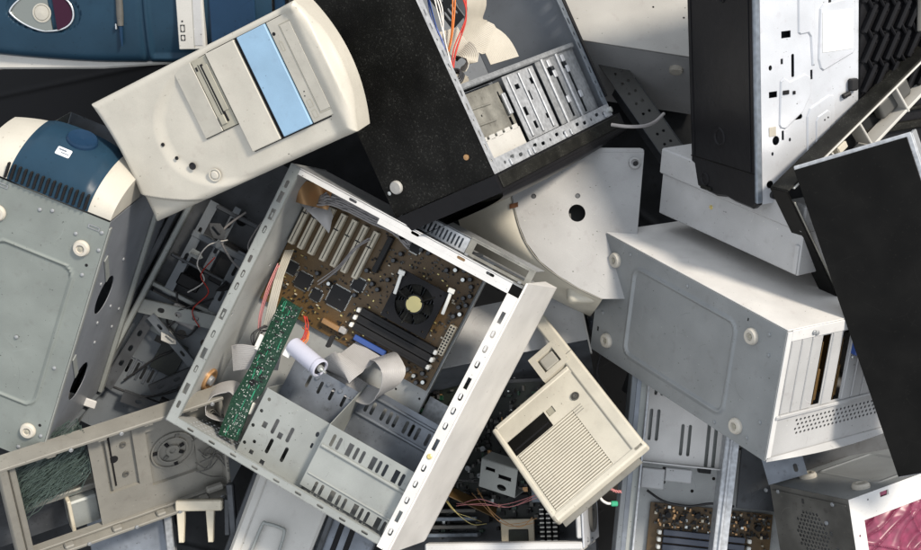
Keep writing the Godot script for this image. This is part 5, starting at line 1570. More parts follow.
func white_case_with_hole() -> void:
	var at := T3(0.9987,0.0000,-0.0510,-0.0102,0.9798,-0.1997,0.0500,0.2000,0.9785, 0.1764,0.1008,-0.1200)
	var o := thing("white_computer_case", at, "off-white case end with one round hole and a bowed cream front, in the middle", "computer case")
	# a panel whose lower left edge follows the bow of the front
	var arc := [Vector2(-0.098, 0.085), Vector2(-0.096, 0.05), Vector2(-0.0885, 0.010), Vector2(-0.081, -0.022), Vector2(-0.070, -0.050), Vector2(-0.049, -0.080), Vector2(-0.020, -0.104), Vector2(0.012, -0.124), Vector2(0.05, -0.142)]
	var hole := Vector2(0.013, 0.0)
	var m := Mb.new()
	# built as strips between the bow and the right edge, with the hole cut out of a square plate
	var right := func(y: float) -> float: return lerpf(0.111, 0.1275, clampf((y + 0.03) / 0.14, -1.0, 1.4))
	m.plate(hole.x - 0.02, hole.y - 0.02, hole.x + 0.02, hole.y + 0.02, 0.0014, [[hole.x, hole.y, 0.0275, 0.029, 1]])
	var left := func(y: float) -> float:
		for k in arc.size() - 1:
			if y <= arc[k].y and y >= arc[k + 1].y: return lerpf(arc[k].x, arc[k + 1].x, (arc[k].y - y) / (arc[k].y - arc[k + 1].y))
		return arc[0].x if y > arc[0].y else arc[-1].x
	var ys := [-0.142, -0.133, -0.124, -0.114, -0.104, -0.096, -0.088, -0.08, -0.065, -0.05, -0.036, -0.022, -0.02, 0.0, 0.01, 0.02, 0.03, 0.05, 0.085, 0.103]
	for k in ys.size() - 1:
		var a: float = ys[k]; var b: float = ys[k + 1]
		var spans := [[left, right]]
		if a >= -0.0201 and b <= 0.0201: spans = [[left, func(_y): return hole.x - 0.02], [func(_y): return hole.x + 0.02, right]]
		for s in spans:
			var p0 := v(s[0].call(a), a, 0); var p1 := v(s[1].call(a), a, 0); var p2 := v(s[1].call(b), b, 0); var p3 := v(s[0].call(b), b, 0)
			m.quad(p0, p1, p2, p3)
			var d := v(0, 0, -0.0014)
			m.quad(p0 + d, p3 + d, p2 + d, p1 + d)
	m.poly([Vector2(-0.098, 0.1032), Vector2(0.1265, 0.1032), Vector2(0.1255, 0.1085), Vector2(0.120, 0.1105), Vector2(-0.098, 0.1105)], 0.0014)
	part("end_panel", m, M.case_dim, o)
	# dark inside behind the hole
	m = Mb.new(); m.box(v(hole.x, hole.y, -0.05), v(0.06, 0.06, 0.002)); m.box(v(hole.x - 0.01, hole.y - 0.012, -0.03), v(0.004, 0.03, 0.03))
	part("inner_bracket", m, M.umber, o)
	# sides
	m = Mb.new()
	for k in 8:
		var a: Vector2 = Vector2(0.1275, 0.108).lerp(Vector2(0.108, -0.06), k / 8.0); var b: Vector2 = Vector2(0.1275, 0.108).lerp(Vector2(0.108, -0.06), (k + 1) / 8.0)
		m.quad(v(a.x, a.y, -0.001), v(b.x, b.y, -0.001), v(b.x, b.y, -0.28), v(a.x, a.y, -0.28))
	m.quad(v(-0.098, 0.1105, -0.0015), v(0.12, 0.1105, -0.0015), v(0.12, 0.1105, -0.28), v(-0.098, 0.1105, -0.28))
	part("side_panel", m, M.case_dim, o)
	# bowed cream front along the curve
	m = Mb.new()
	var arc3 := []
	for q in arc: arc3.append(v(q.x, q.y, 0))
	var fine := curve(arc3, 6)
	m.surf(48, 14, func(s, w):
		var k := int(minf(w * (fine.size() - 1), fine.size() - 1.001)); var p: Vector3 = fine[k].lerp(fine[k + 1], w * (fine.size() - 1) - k)
		var n := Vector2(p.x - 0.10, p.y - 0.06).normalized()
		var t: float = s * 1.5
		var far: float = lerpf(0.085, 0.006, smoothstep(0.1, 0.85, w))
		return v(p.x + n.x * far * sin(t), p.y + n.y * far * sin(t), -0.002 - 0.14 * (1.0 - cos(t))))
	part("bowed_front", m, M.beige_old, o)
	m = Mb.new()
	var seam := []
	for q in arc: seam.append(v(q.x - 0.0012, q.y - 0.0006, -0.001))
	m.tube(curve(seam, 3), 0.0013, 6)
	part("seam", m, M.beige_dirty, o)
	m = Mb.new(); m.surf(6, 3, func(u, w): return v(-0.097 + u * 0.014, 0.006 + w * 0.008 + u * 0.004, 0.0006 + 0.0006 * sin(u * 7.0)))
	part("rust_patch", m, M.rust, o)
	m = Mb.new(); m.lathe(v(0.110, 0.084, 0.0), Vector3.BACK, [[0.0105, 0.0], [0.0095, 0.004], [0.0062, 0.0056], [0.0052, 0.0015], [0.0, 0.0012]], 26)
	var ft := part("foot", m, M.case_dim, o)
	m = Mb.new(); m.cyl(v(0.1115, 0.083, 0.0014), Vector3.BACK, 0.0042, 0.0022, 14)
	part("foot_screw", m, M.chip, ft)
	for q in [[-0.057, 0.028], [0.015, 0.029]]:
		m = Mb.new(); m.lathe(v(q[0], q[1], 0.0), Vector3.BACK, [[0.0042, 0.0], [0.004, 0.0012], [0.003, 0.0012], [0.0026, 0.0003], [0.0, 0.0003]], 16)
		part("screw", m, M.dim_metal, o)
	for q in [[-0.065, 0.0], [-0.02, 0.05], [0.05, -0.03], [-0.03, -0.05]]:
		put("pit", shared.rivet, M.case_dim, o, Transform3D(Basis().scaled(v(0.4, 0.4, 0.2)), v(q[0], q[1], 0)))
	# tan block below the tip
	m = Mb.new(); m.rbox(v(0.022, -0.118, -0.035), v(0.05, 0.05, 0.03), 0.010, 3)
	single("cream_block", m, M.beige_old, at, "cream plastic corner showing under the tip of the white case with the round hole", "plastic piece")


func top_white_case() -> void:
	var at := T3(0.9876,-0.1564,0.0092,0.1485,0.9158,-0.3733,0.0500,0.3700,0.9277, 0.3108,0.4418,-0.2700)
	var o := thing("white_computer_case", at, "cream white case with a dull grey end, at the top beside the black tower", "computer case")
	var m := Mb.new(); m.poly([Vector2(-0.21, -0.058), Vector2(0.15, -0.058), Vector2(0.15, 0.25), Vector2(-0.21, 0.25)], 0.0016, 0.0008)
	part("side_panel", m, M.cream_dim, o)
	var em := func(x: float, y: float) -> float: return bead(round_box(x + 0.03, y, 0.145, 0.062, 0.014), 0.005, 0.0007)
	m = sheet(-0.18, -0.095, 0.18, 0.095, 90, 40, em)
	var E := Transform3D(Basis(v(1, 0, 0), v(0, 0, 1), v(0, -1, 0)), v(-0.03, -0.0565, -0.0975))
	var bot := part("bottom_panel", m, M.umber, o, E)
	m = Mb.new(); m.lathe(Vector3.ZERO, Vector3.BACK, [[0.0125, 0.0], [0.0115, 0.008], [0.009, 0.009], [0.0, 0.009]], 26)
	part("foot", m, M.foot_cream, bot, off(0.107, 0.052, 0.0))
	m = Mb.new(); m.cbox(v(0.055, 0.086, 0.0004), v(0.016, 0.008, 0.001), 0.0003)
	part("tongue", m, M.dim_metal, bot)
	m = Mb.new(); m.box(v(-0.03, 0.095, -0.10), v(0.356, 0.305, 0.19)); part("body", m, M.case_white, o)
	for q in [[0.075, 0.018], [0.02, 0.03]]:
		m = Mb.new(); m.cyl(v(q[0], q[1], 0.0), Vector3.BACK, 0.0018, 0.0004, 10)
		part("pit", m, M.dark, o)


func perforated_rail() -> void:
	var at := T3(0.5332,-0.8211,0.2035,0.8400,0.4855,-0.2421,0.1000,0.3000,0.9487, 0.3450,0.2570,-0.2900)
	var o := thing("perforated_rail", at, "grey perforated metal rail slanting down between the white cases and the black tower", "metal rail")
	var holes := []
	for i in 14:
		for j in 2: holes.append([-0.145 + i * 0.022, -0.008 + j * 0.013, 0.0055, 0.0055, 1])
	var m := Mb.new(); m.plate(-0.16, -0.024, 0.16, 0.018, 0.0014, holes)
	part("web", m, M.umber, o)
	m = Mb.new(); m.cbox(v(0, 0.0186, -0.012), v(0.2, 0.0016, 0.026), 0.0005); part("flange", m, M.dim_metal, o)
	m = Mb.new(); m.cbox(v(0, -0.0246, -0.012), v(0.2, 0.0016, 0.026), 0.0005); part("flange", m, M.dim_metal, o)


# ---------------------------------------------------------------- right edge

func tray_bezel() -> void:
	var at := T3(0.7056,0.6520,-0.2775,-0.4759,0.7262,0.4962,0.5250,-0.2181,0.8227, 0.4648,0.1172,0.1754)
	var o := thing("bezel_frame", at, "dusty black bezel shell with cream ribs inside, upper right above the black panel", "bezel")
	var m := Mb.new(); m.cbox(v(0.19, 0.0015, -0.0175), v(0.38, 0.003, 0.035), 0.0012)
	part("outer_wall", m, M.black_grey, o)
	m = Mb.new(); m.cbox(v(-0.0015, -0.14, -0.0175), v(0.003, 0.286, 0.035), 0.0012)
	part("outer_wall", m, M.black_flat, o)
	m = Mb.new(); m.cbox(v(0.20, -0.0016, -0.015), v(0.38, 0.003, 0.033), 0.001)
	part("inner_wall", m, M.off_white, o)
	m = Mb.new(); m.cbox(v(0.0017, -0.15, -0.015), v(0.003, 0.26, 0.033), 0.001)
	part("inner_wall", m, M.steel_warm, o)
	m = Mb.new(); m.box(v(0.19, -0.12, -0.037), v(0.374, 0.24, 0.003))
	part("floor", m, M.deep_grey, o)
	for q in [[0.10, -0.030, 0.045], [0.165, -0.026, 0.045], [0.25, -0.03, 0.05]]:
		m = Mb.new(); m.X = Transform3D(Basis(Vector3.BACK, 0.12), v(q[0], q[1], -0.018)); m.cbox(Vector3.ZERO, v(0.004, q[2], 0.03), 0.001)
		part("rib", m, M.off_white, o)
	m = Mb.new(); m.X = Transform3D(Basis(Vector3.BACK, 0.03), v(0.20, -0.052, -0.018)); m.cbox(Vector3.ZERO, v(0.30, 0.005, 0.028), 0.001)
	part("rib", m, M.off_white, o)
	for q in [[0.125, -0.022]]:
		m = Mb.new(); m.cbox(v(q[0], q[1], -0.022), v(0.020, 0.012, 0.02), 0.002)
		part("clip", m, M.beige_old, o)
	m = Mb.new(); m.rbox(v(0.25, -0.03, -0.026), v(0.07, 0.03, 0.018), 0.006, 2)
	part("inner_block", m, M.umber, o)


func black_end_case() -> void:
	var at := T3(0.8272,0.2425,0.5070,-0.3471,0.9299,0.1215,-0.4420,-0.2765,0.8534, 0.6198,-0.0534,0.1938)
	var o := thing("black_panel_case", at, "case with a plain matt black panel and bare metal edges, at the right edge", "computer case")
	var X := 0.0805; var Y := 0.2375
	var m := Mb.new(); m.cbox(v(0, 0, -0.0012), v(2 * X, 2 * Y, 0.0024), 0.0006)
	part("side_panel", m, M.black_flat, o)
	m = Mb.new(); m.cbox(v(0.003, 0.0012, -0.0050), v(2 * X + 0.007, 2 * Y + 0.007, 0.005), 0.0012)
	part("panel_edge", m, M.steel, o)
	m = Mb.new(); m.cbox(v(0.004, -0.02, -0.032), v(2 * X - 0.004, 2 * Y - 0.05, 0.05), 0.002)
	part("body", m, M.steel_dull, o)
	m = Mb.new(); m.cbox(v(0.01, Y - 0.004, -0.03), v(2 * X - 0.03, 0.006, 0.04), 0.001)
	part("end_fold", m, M.white_metal, o)
	m = Mb.new(); m.cbox(v(X + 0.005, 0.19, -0.02), v(0.006, 0.10, 0.03), 0.001)
	part("side_fold", m, M.steel, o)


func lower_right_case() -> void:
	var at := T3(0.4660,-0.0081,0.8848,0.8678,0.1995,-0.4552,-0.1728,0.9799,0.1000, 0.5861,-0.3403,0.0400)
	var o := thing("small_grey_case", at, "grey case with cream feet, a round grille and a white framed side, lower right corner", "computer case")
	var W := 0.18; var L := 0.25; var H := 0.20
	# top face is its bottom panel
	var m := sheet(-W, 0, 0, L, 40, 60, func(x, y): return bead(round_box(x + W * 0.5, y - 0.14, 0.065, 0.06, 0.012), 0.005, 0.0022))
	part("bottom_panel", m, M.slate, o)
	for q in [[-0.150, 0.055], [-0.030, 0.055]]:
		foot(o, off(q[0], q[1], 0.0), "foot_cream", 1.15)
	# end with the grille
	var F := Transform3D(Basis(v(1, 0, 0), v(0, 0, 1), v(0, -1, 0)), v(0, -0.0002, 0))
	var holes := []
	for i in 11:
		for j in 11:
			var x := (i - 5) * 0.0078 + (0.0039 if j % 2 else 0.0); var y := (j - 5) * 0.0068
			if x * x + y * y < 0.0014: holes.append([-0.092 + x, -0.070 + y, 0.0058, 0.0052, 1])
	holes.append_array([[-0.105, -0.018, 0.006, 0.008, 0], [-0.05, -0.062, 0.007, 0.007, 0], [-0.04, -0.085, 0.006, 0.006, 1], [-0.03, -0.11, 0.008, 0.02, 2], [-0.044, -0.11, 0.008, 0.02, 2]])
	m = Mb.new(); m.X = F; m.plate(-W, -H, 0, 0, 0.0013, holes)
	var rear := part("rear_panel", m, M.taupe, o)
	m = Mb.new(); m.X = F; m.cbox(v(-W * 0.5, -0.010, 0.0012), v(W - 0.01, 0.003, 0.0024), 0.0008)
	part("fold", m, M.taupe, rear)
	for q in [[-0.19, -0.012], [-0.16, -0.010], [-0.035, -0.012], [-0.055, -0.045]]:
		put("screw", shared.screw, M.steel_dull, rear, F * off(q[0], q[1], 0.0006))
	# side: white frame round an opening
	var S := Transform3D(Basis(v(0, 1, 0), v(0, 0, 1), v(1, 0, 0)), v(0.0006, 0, 0))
	m = Mb.new(); m.X = S; m.plate(0.0, -H, L, 0.0, 0.0013, [[L * 0.5, -0.114, L - 0.05, H - 0.05, 0], [0.072, -0.0095, 0.018, 0.008, 0], [0.038, -0.010, 0.003, 0.003, 1], [0.012, -0.06, 0.004, 0.004, 1]])
	var frame := part("side_frame", m, M.white_paint, o)
	m = Mb.new(); m.X = S; m.cbox(v(0.072, -0.0095, -0.004), v(0.016, 0.007, 0.002), 0.0005); part("red_tab", m, M.pink_film, frame)
	m = Mb.new(); m.box(v(-W + 0.0006, L * 0.5, -H * 0.5), v(0.0012, L - 0.004, H - 0.004)); part("side_panel", m, M.slate, o)
	m = Mb.new(); m.box(v(-W * 0.5, L * 0.5, -H), v(W - 0.004, L - 0.004, 0.0012)); part("top_panel", m, M.slate, o)
	# crumpled pink film bulging out of the opening
	m = Mb.new()
	var n1 := FastNoiseLite.new(); n1.seed = 8; n1.frequency = 9.0; n1.fractal_octaves = 1; n1.noise_type = FastNoiseLite.TYPE_SIMPLEX
	m.X = S
	m.surf(170, 110, func(u, w):
		var x := lerpf(0.022, 0.228, u); var y := lerpf(-0.192, -0.020, w)
		var e := minf(minf(u, 1.0 - u) * 6.0, minf(w, 1.0 - w) * 5.0)
		var fold := (0.5 + 0.5 * n1.get_noise_2d(x * 0.6 + y * 0.8, y * 0.6 - x * 0.6)) * 0.012 + pow(1.0 - absf(n1.get_noise_2d((x + y * 0.7) * 0.5, (y - x * 0.7) * 2.6 + 5.0)), 4.0) * 0.0045 + pow(1.0 - absf(n1.get_noise_2d((x - y * 0.5) * 0.6 + 20.0, (y + x * 0.5) * 1.9)), 6.0) * 0.0035
		return v(x, y, -0.022 + minf(e, 1.0) * 0.012 + fold))
	single("pink_film", m, M.pink_film, at, "crumpled pink plastic film stuffed in the white framed opening, lower right corner", "plastic film")


# ---------------------------------------------------------------- dirty bezel frame, lower left

func bezel_frame() -> void:
	var at := T3(0.8755,0.2733,-0.3985,0.0179,0.8058,0.5919,0.4828,-0.5254,0.7006, -0.5462,-0.3276,-0.0970)
	var o := thing("bezel_frame", at, "dirty beige bezel seen from inside, with drive slot and round boss, lower left", "bezel")
	var m := Mb.new()
	# long rails
	for s in [1, -1]:
		m = Mb.new(); m.cbox(v(0, s * 0.106, -0.005), v(0.36, 0.006, 0.034), 0.0012)
		part("rail", m, M.beige_dirty, o)
		m = Mb.new(); m.cbox(v(0.01, s * 0.0995, -0.012), v(0.33, 0.005, 0.016), 0.001)
		part("inner_rail", m, M.beige_dirty, o)
		for x in [-0.10, -0.02, 0.055, 0.13]:
			m = Mb.new(); m.cbox(v(x, s * 0.101, 0.004), v(0.016, 0.008, 0.012), 0.002)
			part("snap", m, M.beige_dirty, o)
			put("screw", shared.screw, M.steel_dull, o, off(x + 0.03, s * 0.104, 0.0122))
	m = Mb.new(); m.cbox(v(-0.174, 0, -0.006), v(0.014, 0.21, 0.034), 0.002); part("end_bar", m, M.beige_dirty, o)
	m = Mb.new(); m.cbox(v(-0.160, 0, -0.010), v(0.011, 0.20, 0.024), 0.002); part("end_bar", m, M.beige_dirty, o)
	m = Mb.new(); m.cbox(v(0.175, 0, -0.006), v(0.006, 0.21, 0.034), 0.0015); part("end_bar", m, M.beige_dirty, o)
	# middle plate with two sunken fields
	m = Mb.new(); m.X = off(0, 0, -0.010); m.plate(-0.040, -0.097, 0.172, 0.097, 0.002, [[0.006, 0.030, 0.050, 0.130, 0], [0.091, 0.010, 0.078, 0.118, 0]])
	var pl := part("middle_plate", m, M.beige_dirty, o)
	for q in [[0.006, 0.030, 0.050, 0.130], [0.091, 0.010, 0.078, 0.118]]:
		m = Mb.new(); m.box(v(q[0], q[1], -0.017), v(q[2] + 0.004, q[3] + 0.004, 0.002))
		for s in [-1, 1]:
			m.box(v(q[0] + s * (q[2] * 0.5 + 0.001), q[1], -0.014), v(0.002, q[3] + 0.004, 0.004)); m.box(v(q[0], q[1] + s * (q[3] * 0.5 + 0.001), -0.014), v(q[2], 0.002, 0.004))
		part("sunken_field", m, M.beige_dirty, pl)
	# the slot with its finger notch
	m = Mb.new(); m.cbox(v(-0.006, 0.032, -0.0155), v(0.0028, 0.118, 0.001), 0.0003); m.lathe(v(-0.003, 0.030, -0.016), Vector3.BACK, [[0.0075, 0.0], [0.007, 0.0008], [0.0, 0.0008]], 20)
	part("slot", m, M.dark, pl)
	m = Mb.new(); m.cbox(v(-0.0115, 0.032, -0.013), v(0.0045, 0.124, 0.005), 0.0012); part("slot_lip", m, M.beige_dirty, pl)
	for q in [[0.015, 0.055], [0.012, -0.008]]:
		m = Mb.new(); m.lathe(v(q[0], q[1], -0.016), Vector3.BACK, [[0.0055, 0.0], [0.005, 0.0025], [0.003, 0.0025], [0.0025, 0.001], [0.0, 0.001]], 16); part("boss", m, M.taupe, pl)
	# round boss with its ring and notches
	for q in [[0.037, 0.0345], [0.026, 0.0235]]:
		m = Mb.new(); m.lathe(v(0.093, 0.010, -0.0162), Vector3.BACK, [[q[0], 0.0], [q[0], 0.0035], [q[1], 0.0035], [q[1], 0.0]], 48); part("ring", m, M.beige_dirty, pl)
	m = Mb.new(); m.lathe(v(0.093, 0.010, -0.016), Vector3.BACK, [[0.012, 0.0], [0.011, 0.004], [0.006, 0.004], [0.005, 0.001], [0.0, 0.001]], 24); part("boss", m, M.beige_dirty, pl)
	for k in 7:
		var a := k * 0.9 + 0.3
		m = Mb.new(); m.X = Transform3D(Basis(Vector3.BACK, a), v(0.093, 0.010, -0.0145)); m.cbox(v(0.030 if k % 2 else 0.017, 0, 0.001), v(0.008, 0.006, 0.003), 0.0008); part("notch", m, M.dark if k % 3 != 1 else M.taupe, pl)
	# dark wiry fibres at the right end
	m = Mb.new()
	var r := RandomNumberGenerator.new(); r.seed = 12
	for k in 16:
		var y := r.randf_range(-0.06, 0.07)
		m.tube(curve([v(0.125 + r.randf() * 0.02, y, -0.006), v(0.145, y + r.randf_range(-0.02, 0.02), 0.002), v(0.165, y + r.randf_range(-0.03, 0.03), -0.004), v(0.175, y + r.randf_range(-0.04, 0.04), 0.012)], 5), 0.0011, 5)
	single("wire_tangle", m, M.taupe, at, "tangle of thin brown wires at the right end of the dirty bezel", "wires")
	m = Mb.new(); m.cbox(v(0.150, -0.085, 0.006), v(0.030, 0.012, 0.012), 0.003); part("corner_clip", m, M.beige_dirty, o)
	# glassy strands stuffed in its window
	m = Mb.new()
	for k in 700:
		var x0 := r.randf_range(-0.155, -0.045); var y0 := r.randf_range(0.005, 0.095); var z0 := r.randf_range(-0.05, -0.012)
		var pts := []
		for j in 5: pts.append(v(x0 + (j - 2) * 0.017 + r.randf_range(-0.004, 0.004), y0 + (j - 2) * 0.010 + r.randf_range(-0.005, 0.005) - 0.03 * smoothstep(-0.08, -0.16, x0), z0 + r.randf_range(-0.006, 0.006)))
		for j in 5: pts[j].x = clampf(pts[j].x, -0.155, -0.042)
		m.tube(pts, r.randf_range(0.00025, 0.0007), 4)
	single("fibre_bundle", m, M.strands, at, "bundle of glassy dark green strands stuffed in the window of the dirty bezel", "fibres", "", "stuff")
	# what lies under the window
	var o2 := thing("grey_bracket", at * off(-0.09, -0.05, -0.06), "dim grey stepped bracket below the bundle of green strands", "bracket")
	m = Mb.new(); m.cbox(v(0, 0.01, 0), v(0.12, 0.012, 0.03), 0.002); part("bar", m, M.steel_warm, o2)
	m = Mb.new(); m.cbox(v(-0.01, 0.03, -0.01), v(0.11, 0.010, 0.03), 0.002); part("bar", m, M.dim_metal, o2)
	m = Mb.new(); m.cbox(v(0.03, -0.03, 0.01), v(0.05, 0.06, 0.03), 0.003); part("block", m, M.case_grey, o2)
	m = Mb.new(); m.cbox(v(0.008, -0.028, 0.018), v(0.006, 0.07, 0.02), 0.001); part("clip", m, M.ivory, o2)
	m = Mb.new(); m.box(v(-0.03, -0.04, -0.02), v(0.16, 0.09, 0.004)); part("plate", m, M.dim_metal, o2)


# ---------------------------------------------------------------- beige desktop bezel

func beige_bezel() -> void:
	var at := T3(0.4520,-0.6038,0.6566,0.7533,0.6526,0.0817,-0.4779,0.4577,0.7498, 0.2846,-0.2600,0.0174)
	var o := thing("bezel_frame", at, "loose beige front bezel with a ribbed grille and a black drive slot", "bezel")
	var m := Mb.new()
	m.rbox(v(-0.007, -0.093, -0.009), v(0.014, 0.186, 0.018), 0.004, 3)
	m.rbox(v(-0.105, -0.181, -0.009), v(0.21, 0.010, 0.018), 0.004, 3)
	m.rbox(v(-0.165, -0.012, -0.009), v(0.328, 0.022, 0.018), 0.004, 3)
	part("edges", m, M.beige_old, o)
	# face, recessed round the grille
	m = Mb.new(); m.X = off(0, 0, -0.0015)
	m.plate(-0.211, -0.178, -0.010, -0.020, 0.004, [[-0.0765, -0.1165, 0.124, 0.115, 0], [-0.156, -0.137, 0.033, 0.078, 0], [-0.164, -0.088, 0.014, 0.014, 0]])
	part("face", m, M.beige_old, o)
	m = Mb.new(); m.box(v(-0.09, -0.1, -0.014), v(0.20, 0.155, 0.002)); part("back_plate", m, M.beige_dirty, o)
	for i in 24:
		m = Mb.new(); m.cbox(v(-0.1355 + i * 0.00515, -0.1165, -0.0035), v(0.0031, 0.114, 0.006), 0.0009)
		part("grille_rib", m, M.beige_old, o)
	m = Mb.new(); m.cbox(v(-0.156, -0.137, -0.004), v(0.0325, 0.0775, 0.003), 0.0006)
	var slot := part("drive_slot", m, M.black_flat, o)
	m = Mb.new(); m.cbox(v(-0.150, -0.137, -0.0022), v(0.003, 0.07, 0.0012), 0.0004); part("slot_lip", m, M.black, slot)
	m = Mb.new(); m.cbox(v(-0.164, -0.088, -0.006), v(0.0135, 0.0135, 0.006), 0.001); part("lamp_window", m, M.drive_dark, o)
	m = Mb.new(); m.lathe(v(-0.155, -0.042, -0.0015), Vector3.BACK, [[0.0075, 0.0], [0.0072, 0.0018], [0.0058, 0.0018], [0.0055, 0.0006], [0.004, 0.0006], [0.0038, 0.002], [0.002, 0.0022], [0.0, 0.001]], 24); part("lock", m, M.taupe, o)
	m = Mb.new(); m.cbox(v(-0.207, -0.10, -0.008), v(0.009, 0.155, 0.016), 0.002); part("upper_edge", m, M.beige_old, o)
	for y in [-0.0225]:
		m = Mb.new(); m.cbox(v(-0.10, y, -0.0009), v(0.19, 0.0012, 0.001), 0.0003); part("groove", m, M.beige_dirty, o)
	m = Mb.new(); m.cbox(v(-0.229, -0.010, 0.0003), v(0.0012, 0.021, 0.0006), 0.0002); part("groove", m, M.beige_dirty, o)
	# power switch in its raised block
	m = Mb.new(); m.X = off(-0.2425, -0.040, 0.001); m.plate(-0.026, -0.028, 0.026, 0.028, 0.016, [[0.0, 0.0, 0.032, 0.034, 0]])
	var blk := part("switch_block", m, M.beige_old, o)
	m = Mb.new(); m.X = off(-0.2425, -0.040, -0.006); m.box(v(0, 0, -0.008), v(0.034, 0.036, 0.002)); m.rbox(v(0, 0, -0.001), v(0.026, 0.028, 0.012), 0.003, 2)
	part("switch", m, M.drive, blk)
	# short horizontal lines above the grille
	for i in 3:
		m = Mb.new(); m.cbox(v(-0.137 + i * 0.005, -0.05, -0.0011), v(0.001, 0.016, 0.001), 0.0003); part("groove", m, M.beige_dirty, o)


# ---------------------------------------------------------------- cases deeper in the heap

func left_gap_case() -> void:
	var at := T3(0.8748,-0.4652,-0.1354,0.4740,0.8796,0.0410,0.1000,-0.1000,0.9899, -0.5117,-0.1559,-0.2700)
	var o := thing("open_computer_case", at, "shadowed open case with dark cables, in the gap left of the large open case", "computer case")
	var holes := []
	for i in 4: holes.append([-0.055 + i * 0.014, -0.035, 0.005, 0.026, 2])
	holes.append_array([[-0.03, 0.03, 0.014, 0.012, 0], [0.0, 0.055, 0.018, 0.018, 1], [0.02, 0.02, 0.01, 0.01, 1], [-0.05, 0.075, 0.01, 0.02, 0], [0.04, -0.03, 0.006, 0.006, 1], [0.05, 0.06, 0.03, 0.012, 2]])
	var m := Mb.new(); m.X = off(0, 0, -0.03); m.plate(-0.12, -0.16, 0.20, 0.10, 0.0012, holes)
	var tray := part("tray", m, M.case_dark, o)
	for i in 4:
		m = Mb.new()
		var pts := [v(-0.061 + i * 0.014, -0.052, -0.029), v(-0.061 + i * 0.014, -0.018, -0.029), v(-0.049 + i * 0.014, -0.018, -0.029), v(-0.049 + i * 0.014, -0.052, -0.029)]
		m.tube(pts, 0.0016, 6); part("pressed_rib", m, M.case_blue, tray)
	for q in [[-0.088, 0.08, 0.010], [-0.105, 0.08, 0.012], [-0.122, 0.08, 0.010]]:
		m = Mb.new(); m.cbox(v(q[0], q[1], 0.01), v(q[2], 0.50, 0.05), 0.002); part("rail", m, M.dim_metal if q[0] < -0.1 else M.case_grey, o)
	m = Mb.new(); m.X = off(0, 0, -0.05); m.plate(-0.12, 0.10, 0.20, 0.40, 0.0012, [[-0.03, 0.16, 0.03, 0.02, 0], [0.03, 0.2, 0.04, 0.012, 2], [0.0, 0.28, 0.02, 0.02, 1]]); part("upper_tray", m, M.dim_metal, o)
	for q in [[-0.01, 0.115, 0.15, 0.008, "case_grey"], [0.0, 0.175, 0.16, 0.006, "dim_metal"], [0.01, 0.225, 0.15, 0.012, "case_dark"], [0.03, 0.285, 0.16, 0.008, "dim_metal"]]:
		m = Mb.new(); m.cbox(v(q[0], q[1], -0.022), v(q[2], q[3], 0.022), 0.0015); part("cross_bar", m, M[q[4]], o)
	for q in [[-0.055, 0.20, 0.008, 0.18], [-0.015, 0.24, 0.006, 0.12], [0.03, 0.17, 0.01, 0.13]]:
		m = Mb.new(); m.X = off(0, 0, -0.012); m.plate(q[0] - q[2], q[1] - q[3] * 0.5, q[0] + q[2], q[1] + q[3] * 0.5, 0.0012, [[q[0], q[1] + 0.03, 0.006, 0.02, 2], [q[0], q[1] - 0.02, 0.006, 0.02, 2]]); part("upright", m, M.case_dark, o)
	m = Mb.new(); m.cbox(v(0.02, 0.20, -0.035), v(0.05, 0.075, 0.02), 0.002); part("drive", m, M.chip, o)
	m = Mb.new(); m.cbox(v(-0.03, 0.145, -0.018), v(0.04, 0.022, 0.02), 0.002); part("fan_duct", m, M.black, o)
	m = Mb.new(); m.X = off(-0.035, 0.055, -0.02); m.plate(-0.022, -0.016, 0.022, 0.016, 0.0014, [[0, 0, 0.02, 0.014, 0]]); part("socket_frame", m, M.case_grey, o)
	m = Mb.new(); m.cbox(v(-0.01, 0.09, -0.01), v(0.05, 0.03, 0.02), 0.002); part("connector", m, M.ribbon, o)
	for q in [[-0.02, 0.09, 0.14, 0.012, 0.25, 0.006, "case_grey"], [0.02, -0.075, 0.12, 0.010, 0.12, 0.0, "dim_metal"], [-0.01, 0.045, 0.11, 0.007, -0.4, 0.01, "case_dark"], [0.03, -0.01, 0.10, 0.009, 0.9, 0.012, "dim_metal"], [-0.065, 0.0, 0.16, 0.010, 1.5, 0.002, "dim_metal"]]:
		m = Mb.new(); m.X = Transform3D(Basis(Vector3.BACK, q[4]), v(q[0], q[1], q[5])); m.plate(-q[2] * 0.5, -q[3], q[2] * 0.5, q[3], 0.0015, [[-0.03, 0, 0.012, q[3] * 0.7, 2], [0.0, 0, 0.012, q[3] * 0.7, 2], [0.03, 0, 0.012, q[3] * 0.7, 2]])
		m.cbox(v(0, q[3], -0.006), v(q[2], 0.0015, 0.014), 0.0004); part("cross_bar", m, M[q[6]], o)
	m = Mb.new(); m.cbox(v(0.0, 0.012, -0.02), v(0.045, 0.06, 0.003), 0.0005); part("small_board", m, M.murky_board, o)
	m = Mb.new(); m.cbox(v(0.045, 0.02, 0.0), v(0.006, 0.16, 0.03), 0.001); part("divider", m, M.case_grey, o)
	m = Mb.new(); m.cbox(v(0.036, -0.055, 0.006), v(0.03, 0.008, 0.02), 0.001); part("clip", m, M.chip, o)
